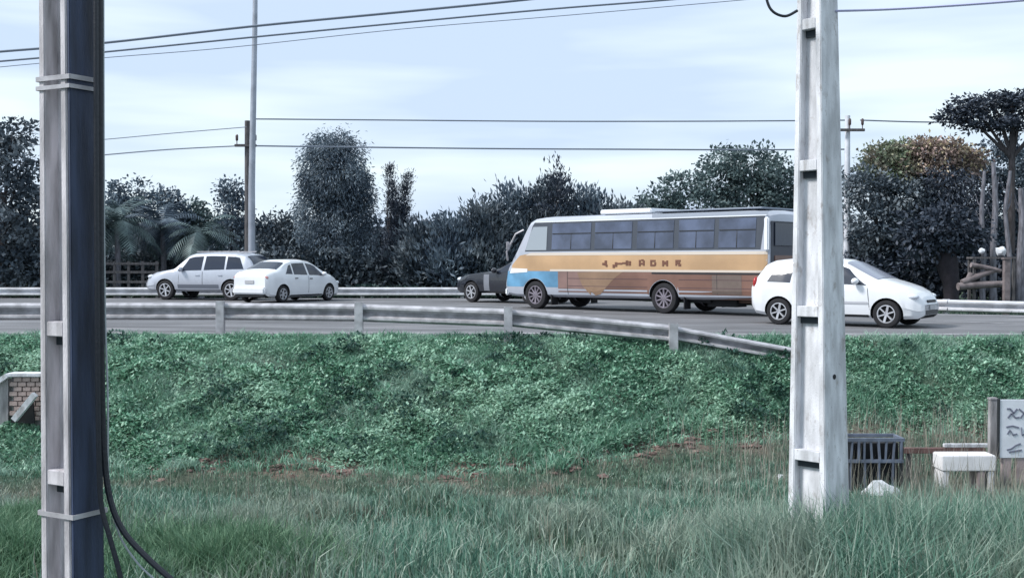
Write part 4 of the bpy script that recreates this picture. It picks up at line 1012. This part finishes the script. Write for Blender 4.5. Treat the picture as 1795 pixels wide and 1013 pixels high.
# right side
tree('broadleaf_tree', 'tree with yellow-green top just right of the distant white pole', 'tree', 1560, G0, 47, [(1545, 275, 32, 24), (1580, 270, 28, 20), (1560, 305, 56, 28)], 6000, .15, leafmat('yellow_green_leaves', [(.06, .09, .06), (.15, .20, .13), (.26, .32, .20)], 1.0, trans=.15, patch=((.33, .28, .24), .46, .70)), r0=.16)
tree('flowering_tree', 'tree with pinkish brown top between the yellow-green tree and the umbrella tree', 'tree', 1640, G0, 46.5, [(1615, 262, 30, 18), (1655, 264, 34, 18), (1700, 278, 30, 18), (1640, 296, 74, 28)], 7500, .15, F_BLOOM, r0=.16)
tree('broadleaf_tree', 'dark dense tree filling the space above the white hatchback roof', 'tree', 1540, G0, 46, [(1520, 330, 44, 34), (1580, 345, 56, 34), (1530, 390, 56, 46), (1600, 400, 56, 46), (1540, 450, 60, 44), (1600, 465, 50, 40)], 15000, .15, F_DARK, r0=.2)
tree('broadleaf_tree', 'dark drooping tree above the hatchback bonnet', 'tree', 1660, G0, 45.5, [(1660, 330, 48, 34), (1650, 375, 50, 40), (1690, 370, 40, 50), (1650, 430, 34, 50)], 7000, .18, F_BLACK, r0=.42, drop=.6)
um = tree('umbrella_tree', 'tall flat-topped umbrella-shaped tree at the upper right corner', 'tree', 1772, G0, 45, [(1672, 203, 26, 12), (1700, 188, 34, 15), (1745, 182, 46, 14), (1800, 180, 56, 16), (1860, 185, 60, 20), (1730, 214, 60, 10), (1800, 215, 70, 12), (1880, 220, 60, 18)], 9000, .15, F_BLACK, r0=.16, flat=.5, lean=(0, 0), split=.8)
tree('broadleaf_tree', 'sparse grey tree beneath the umbrella tree at the right edge', 'tree', 1800, G0, 48, [(1760, 255, 30, 14), (1785, 290, 44, 30), (1740, 320, 36, 26), (1820, 330, 60, 60), (1760, 370, 50, 34), (1720, 300, 30, 24), (1730, 420, 50, 36), (1800, 420, 50, 50)], 11000, .16, F_SLATE, r0=.14)
# bare pale trunks
for (px_, yt_, rr_, ln, lab) in [(1722, 300, .10, .05, 'slim pale bare trunk, leftmost of the right-hand trunks'), (1742, 285, .13, -.05, 'pale bare trunk behind the wooden debris, second of the right-hand trunks'), (1765, 300, .10, .1, 'pale bare trunk directly under the umbrella tree'), (1790, 330, .16, -.04, 'thickest pale trunk at the right edge of the photo')]:
    b0 = at(px_, 460, 43.5); g = empty('bare_tree', (b0.x, 43.5, G0), lab, 'tree', 'pale bare trunks at the right')
    H_ = at(px_, yt_, 43.5).z - G0
    MB().tube([(0, 0, -.3), (ln, 0, H_ * .35), (-ln, 0, H_ * .7), (ln, 0, H_)], [rr_ * 1.2, rr_, rr_ * .85, rr_ * .6], 9).build('trunk', PALEBARK, g, smooth=True)
    mb = MB()
    for k in range(4):
        z_ = H_ * random.uniform(.55, .9); sg = random.choice((-1, 1))
        mb.tube([(0, 0, z_), (sg * .15, .1, z_ + .25), (sg * .22, .15, z_ + .6)], [rr_ * .3, rr_ * .2, rr_ * .08], 6)
    mb.build('branch', PALEBARK, g, smooth=True)
b0 = at(1660, 460, 42.5)
g = empty('leaning_trunk', (b0.x, 42.5, G0), 'thick dark purplish trunk narrowing downward behind the hatchback bonnet', 'tree')
MB().tube([(.2, 0, -.3), (.15, 0, .8), (0, 0, 1.5), (-.1, 0, 2.4)], [.24, .30, .40, .25], 10).build('trunk', mat('purple_brown_bark', (.022, .019, .027), .9, var=.3, bump=.4), g, smooth=True)
leaf_cloud('crown', [(-.2, 0, 2.9, 1.5, .8, .7, 1), (.5, 0, 2.5, .9, .6, .5, 1), (-.7, 0, 2.4, .9, .5, .5, 1)], 3600, .18, F_BLACK, g)

# dark understorey along the far verge: cannot be counted
def mass(name, x0, x1, y0, y1, h0, h1, n, size, m):
    x = rng.uniform(x0, x1, n); y = rng.uniform(y0, y1, n)
    tall = h0 + (h1 - h0) * (.5 + .5 * wob(x, y, .7, 2)) * rng.uniform(.6, 1, n)
    P = np.stack([x, y, G0 + rng.uniform(0, 1, n) ** .8 * tall], 1)
    d, s_ = rot_frames(n, .2, 1.9)
    L = size * rng.uniform(.6, 1.5, n)
    return tag(leaves_mesh(name, P, d, s_, L, L * .6, m), kind='stuff')
mass('roadside_undergrowth', -28, 13, 50.5, 52.5, 1.6, 2.6, 26000, .26, F_DARK)
mass('roadside_undergrowth', 12, 28, 44, 48, 1.2, 2.6, 12000, .25, F_BLACK)
mass('far_woodland', -40, 45, 62, 68, 2.6, 4.6, 42000, .42, F_BLACK)
mass('low_hedge', -9.5, -1.0, 47.5, 48.3, .30, .62, 9000, .12, leafmat('teal_hedge_leaves', [(.02, .045, .045), (.04, .085, .08)], trans=.1))
# dark rail fence in the trees at left
fx0, fx1, fY = at(176, 460, 47).x, at(275, 460, 47).x, 47.0
g = empty('rail_fence', ((fx0 + fx1) / 2, fY, G0), 'dark post and rail fence under the palms left of the silver car', 'fence')
cxm = (fx0 + fx1) / 2
for k in range(5):
    MB().box((fx0 + (fx1 - fx0) * k / 4 - cxm, 0, .75), (.10, .10, 1.7)).build('post', WOOD, g)
for z_ in (.35, .75, 1.15, 1.5):
    MB().box((0, -.065, z_), (fx1 - fx0 + .2, .03, .10)).build('rail', WOOD, g)

# ------------------------------------------------------------------ debris by the trees at the right
PALEW = mat('sawn_pinkish_wood', (.19, .16, .165), .85, var=.4, scale=5, bump=.3)
b0 = at(1722, 500, 36)
for k, (px_, py_, L2, rr_, an, lab) in enumerate([(1722, 500, 1.6, .12, .05, 'lowest felled log of the pale heap behind the right guardrail'), (1716, 484, 1.2, .10, .35, 'pale log lying aslant on the heap behind the right guardrail'),
                                        (1728, 470, 1.0, .08, -.2, 'thin pale log on top of the heap behind the right guardrail'), (1698, 492, .5, .11, 1.2, 'short upright log stump at the left end of the pale heap')]):
    p = at(px_, py_, 36); dv = Vector((math.cos(an), .1, math.sin(an))) * L2 / 2
    o = MB().tube([-dv, dv * .1 + Vector((0, 0, .02)), dv], [rr_, rr_ * .95, rr_ * .85], 10).build('felled_log', PALEW, None, smooth=True); o.location = p
    tag(o, lab, 'log', 'pale logs behind the right guardrail')
g = empty('small_post', (at(1764, 500, 35.5).x, 35.5, G0 - .2), 'square pale post standing at the right end of the log heap', 'post')
zt_ = at(1764, 455, 35.5).z - G0 + .2
MB().box((0, 0, zt_ / 2), (.18, .18, zt_)).build('shaft', PALEW, g, bevel=.01); MB().box((0, 0, zt_ + .03), (.24, .24, .06)).build('cap', PALEW, g, bevel=.01)
for (px_, py_, r_, lab) in [(1721, 440, .10, 'small round white bundle above the log heap'), (1755, 440, .17, 'larger white sack above the right end of the log heap')]:
    p = at(px_, py_, 36.3)
    o = MB().blob((0, 0, 0), r_, 1, .8, .9, .2, px_).build('white_sack', mat('white_sacking', (.66, .68, .72), .8, var=.15, bump=.3), None, smooth=True); o.location = p
    tag(o, lab, 'sack', 'white sacks above the log heap')
# rack that the sacks rest on
g = empty('wooden_rack', (at(1738, 450, 36.3).x, 36.3, G0 - .25), 'rough wooden rack behind the log heap carrying the white sacks', 'rack')
zt_ = at(1738, 452, 36.3).z - G0 + .25
MB().box((0, 0, zt_), (1.4, .5, .06)).build('shelf', WOOD, g)
for sx in (-.62, .62):
    for sy in (-.2, .2): MB().box((sx, sy, zt_ / 2 - .02), (.08, .08, zt_ - .03)).build('leg', WOOD, g)

# ------------------------------------------------------------------ things at the foot of the bank
# white sign at the right edge
YS = 15.2
def gzf(x_, y_): return float(gz(np.array(float(x_)), np.array(float(y_))))
sl, sr_ = at(1752, 700, YS), at(1822, 802, YS)
g = empty('sign_board', ((sl.x + sr_.x) / 2, YS, gzf(sl.x, YS)), 'white notice board with blurred dark lettering on pinkish posts at the right edge', 'sign')
zo = gzf(sl.x, YS); cw = sr_.x - sl.x
MB().box((0, 0, (sl.z + sr_.z) / 2 - zo), (cw, .03, sl.z - sr_.z)).build('board', mat('sign_white', (.66, .69, .75), .5, var=.1, scale=4), g, bevel=.004)
MB().box((-cw / 2 - .012, .0, (sl.z + sr_.z) / 2 - zo), (.02, .05, sl.z - sr_.z + .02)).build('frame', PLAST, g)
INK = mat('sign_ink', (.16, .17, .23), .6)
def stroke(pts, w_=.022):
    mb = MB(); Q = [at(px_, py_, YS) for (px_, py_) in pts]
    for a, b_ in zip(Q[:-1], Q[1:]):
        off = Vector((-(sl.x + sr_.x) / 2, -YS - .019, -zo)); mb.bar(a + off, b_ + off, .006, w_)
    mb.build('letter', INK, g)
for pts in [[(1764, 716), (1770, 716), (1776, 724), (1782, 716)], [(1766, 732), (1772, 724), (1779, 732), (1786, 731)], [(1785, 716), (1794, 724), (1788, 732)], [(1796, 716), (1806, 717), (1800, 731), (1810, 731)],
            [(1763, 748), (1774, 746), (1785, 749)], [(1765, 760), (1770, 753), (1774, 762), (1782, 760)], [(1789, 748), (1790, 762), (1798, 760), (1799, 748)], [(1804, 748), (1812, 762)],
            [(1764, 788), (1772, 786), (1780, 780), (1788, 777)], [(1768, 792), (1778, 790), (1790, 788)], [(1796, 778), (1804, 786), (1812, 780)]]:
    stroke(pts)
for px_ in (1765, 1790, 1815):
    p = at(px_, 800, YS); zt_ = at(px_, 803, YS).z - zo
    MB().box((p.x - (sl.x + sr_.x) / 2, .03, (zt_ + .1 - .25) / 2 - .02), (.125, .06, zt_ + .35)).build('post', mat('pinkish_board', (.38, .31, .31), .85, var=.25, scale=5, bump=.3), g, bevel=.006)
# grey post left of the sign
YG = 15.5
p = at(1740, 700, YG); q_ = at(1740, 830, YG)
g = empty('square_post', (p.x, YG, gzf(p.x, YG)), 'plain grey square post just left of the white notice board', 'post')
zz = p.z - gzf(p.x, YG)
MB().box((0, 0, zz / 2 - .1), (.095, .095, zz + .2)).build('shaft', CONC2, g, bevel=.008); MB().box((0, 0, zz + .012), (.11, .11, .03)).build('cap', CONC2, g, bevel=.006)
# low rail leading to it
YR = 15.9
a, b_ = at(1588, 784, YR), at(1736, 779, YR)
g = empty('low_rail', ((a.x + b_.x) / 2, YR, gzf(a.x, YR)), 'low grey and rust-brown rail running from the slatted crate to the grey post', 'rail')
zo2 = gzf(a.x, YR); L2 = b_.x - a.x
MB().box((L2 * .22, 0, a.z - zo2 + .03), (L2 * .55, .07, .05)).build('rail', CONC, g, bevel=.005)
MB().box((-L2 * .06, 0, a.z - zo2 - .04), (L2 * .98, .09, .075)).build('rail', mat('rust_brown_beam', (.15, .085, .08), .9, var=.4, scale=6), g, bevel=.005)
for fx_ in (-.46, -.15, .2, .46): MB().box((fx_ * L2, .02, (a.z - zo2) / 2 - .14), (.07, .07, a.z - zo2 + .12)).build('leg', WOOD, g)
# white slab bench
YB = 15.0
a, b_ = at(1643, 794, YB), at(1737, 822, YB)
zo3 = gzf(a.x, YB); g = empty('bench', ((a.x + b_.x) / 2, YB, zo3), 'white painted slab bench on stubby legs left of the notice board', 'bench')
Lb = b_.x - a.x
MB().box((0, 0, (a.z + b_.z) / 2 - zo3), (Lb, .34, (a.z - b_.z) * .96)).build('slab', mat('whitewash', (.76, .75, .77), .7, var=.12, scale=5), g, bevel=.012)
for sg in (-1, 1): MB().box((sg * (Lb / 2 - .06), 0, (b_.z - zo3) / 2 - .08), (.085, .3, b_.z - zo3 + .15)).build('leg', MATS['whitewash'], g, bevel=.008)
MB().box((Lb / 2 - .19, -.02, (b_.z - zo3) / 2 - .08), (.10, .28, b_.z - zo3 + .15)).build('leg', MATS['pinkish_board'], g, bevel=.008)
# dark slatted crate next to the pole
YC = 14.6
a, b_ = at(1486, 768, YC), at(1584, 838, YC)
zo4 = gzf(a.x, YC) ; g = empty('slatted_crate', ((a.x + b_.x) / 2, YC + .2, zo4), 'dark slatted crate with a grey rim standing in grass right of the pale pole', 'crate')
Lc = b_.x - a.x; zt_ = a.z - zo4; zm = at(1500, 808, YC).z - zo4; zbm = 0.0
GR = mat('blue_grey_slat', (.13, .155, .21), .6, var=.3, scale=6)
MB().box((0, .16, zt_ / 2 - .03), (Lc - .08, .02, zt_ - .06)).build('back_panel', mat('black_panel', (.006, .007, .010), .8), g)
MB().box((0, 0, zt_ * .5 - .02), (Lc - .1, .28, zt_ - .1)).build('inner_bin', MATS['black_panel'], g)
for sy in (-.19, .19): MB().box((0, sy, zt_ - .02), (Lc + .02, .04, .045)).build('rim', GR, g, bevel=.004)
for sx in (-1, 1): MB().box((sx * (Lc / 2), 0, zt_ - .022), (.04, .335, .04)).build('rim', GR, g, bevel=.004)
MB().box((0, -.19, zm), (Lc, .035, .045)).build('rim', GR, g, bevel=.004)
ns = 8
for k in range(ns):
    xk = -Lc / 2 + Lc * (k + .5) / ns
    MB().bar((xk + .012 * math.sin(k * 2.1), -.19, zm), (xk + .018 * math.cos(k), -.19, zt_ - .03), .025, .028 + .02 * (k % 3 == 1)).build('slat', GR, g)
    if k % 2 == 0: MB().bar((xk, -.19, 0), (xk, -.19, zm), .025, .03).build('slat', GR, g)
for sx in (-1, 1): MB().box((sx * (Lc / 2 - .02), -.165, zt_ / 2 - .05), (.045, .045, zt_)).build('leg', PLAST, g)
# pale litter
for (px_, Yd, r_, zz_, lab) in [(1371, 15.6, .085, .05, 'small crumpled white litter in grass left of the pale pole'), (1546, 14.15, .17, .20, 'slumped white sack half sunk in grass in front of the dark slatted crate')]:
    p = at(px_, 800, Yd)
    o = MB().blob((0, 0, 0), r_, 1.25, .9, .85, .32, px_).build('white_sack' if r_ > .1 else 'litter', MATS['white_sacking'], None, smooth=True); o.location = (p.x, Yd, gzf(p.x, Yd) + zz_)
    tag(o, lab, 'sack' if r_ > .1 else 'litter')
# drainage headwall at the left edge, laid in blocks
YW = 17.6
a, b_ = at(-60, 655, YW), at(76, 730, YW)
zo5 = gzf((a.x + b_.x) / 2, YW); g = empty('headwall', ((a.x + b_.x) / 2, YW, zo5 - .3), 'pale block drainage headwall with sloping coping in the bank at the left edge', 'wall')
o5 = zo5 - .3; Wl = .135; Hh = .075
BLOCK = mat('pinkish_block', (.34, .27, .25), .9, var=.35, scale=6, bump=.4)
x0, x1 = at(18, 700, YW).x, at(96, 700, YW).x; cxw = (a.x + b_.x) / 2
ztop = at(40, 660, YW).z
bm_mesh = None
MB().box(((x0 + x1) / 2 - cxw, .12, (ztop - o5) / 2), (x1 - x0 - .02, .16, ztop - o5 - .02)).build('core', CONC2, g)
row = 0; z_ = ztop - Hh / 2
while z_ > o5 + .2 and row < 9:
    xk = x0 + (0 if row % 2 else Wl / 2)
    while xk + Wl < x1 + .01:
        if bm_mesh is None:
            ob = MB().box((0, 0, 0), (Wl - .012, .09, Hh - .010)).build('block', BLOCK, g, bevel=.005); bm_mesh = ob.data
        else:
            ob = bpy.data.objects.new('block', bm_mesh); COL.objects.link(ob); ob.parent = g
        ob.location = (xk + Wl / 2 - cxw, random.uniform(-.006, .006), z_ - o5); xk += Wl
    row += 1; z_ -= Hh
MB().box(((x0 + x1) / 2 - cxw, .06, ztop - o5 + .03), (x1 - x0 + .06, .30, .055)).build('coping', CONC, g, bevel=.01)
def slope_bar(p_, q2, w_, h_, m, name, dy):
    off = Vector((-cxw, -YW + dy, -o5)); MB().bar(p_ + off, q2 + off, w_, h_).build(name, m, g)
slope_bar(at(16, 657, YW), at(-46, 700, YW), .16, .07, CONC, 'coping', -.02)
slope_bar(at(72, 688, YW), at(36, 732, YW), .10, .085, CONC, 'ramp_coping', -.22)
mb = MB(); P3 = [at(14, 664, YW), at(-50, 706, YW), at(-50, 800, YW), at(14, 800, YW)]
vv = [p_ + Vector((-cxw, -YW, -o5)) for p_ in P3]; vv2 = [v_ + Vector((0, .14, 0)) for v_ in vv]
mb.add(vv + vv2, [(0, 1, 2, 3), (7, 6, 5, 4), (0, 4, 5, 1), (1, 5, 6, 2), (2, 6, 7, 3), (3, 7, 4, 0)]).build('wing_wall', CONC2, g)
mb = MB(); P3 = [at(62, 690, YW), at(30, 729, YW), at(24, 738, YW), at(66, 740, YW)]
vv = [p_ + Vector((-cxw, -YW - .13, -o5)) for p_ in P3]; vv2 = [v_ + Vector((0, .05, 0)) for v_ in vv]
mb.add(vv + vv2, [(0, 1, 2, 3), (7, 6, 5, 4), (0, 4, 5, 1), (1, 5, 6, 2), (2, 6, 7, 3), (3, 7, 4, 0)]).build('culvert_mouth', DARK, g)
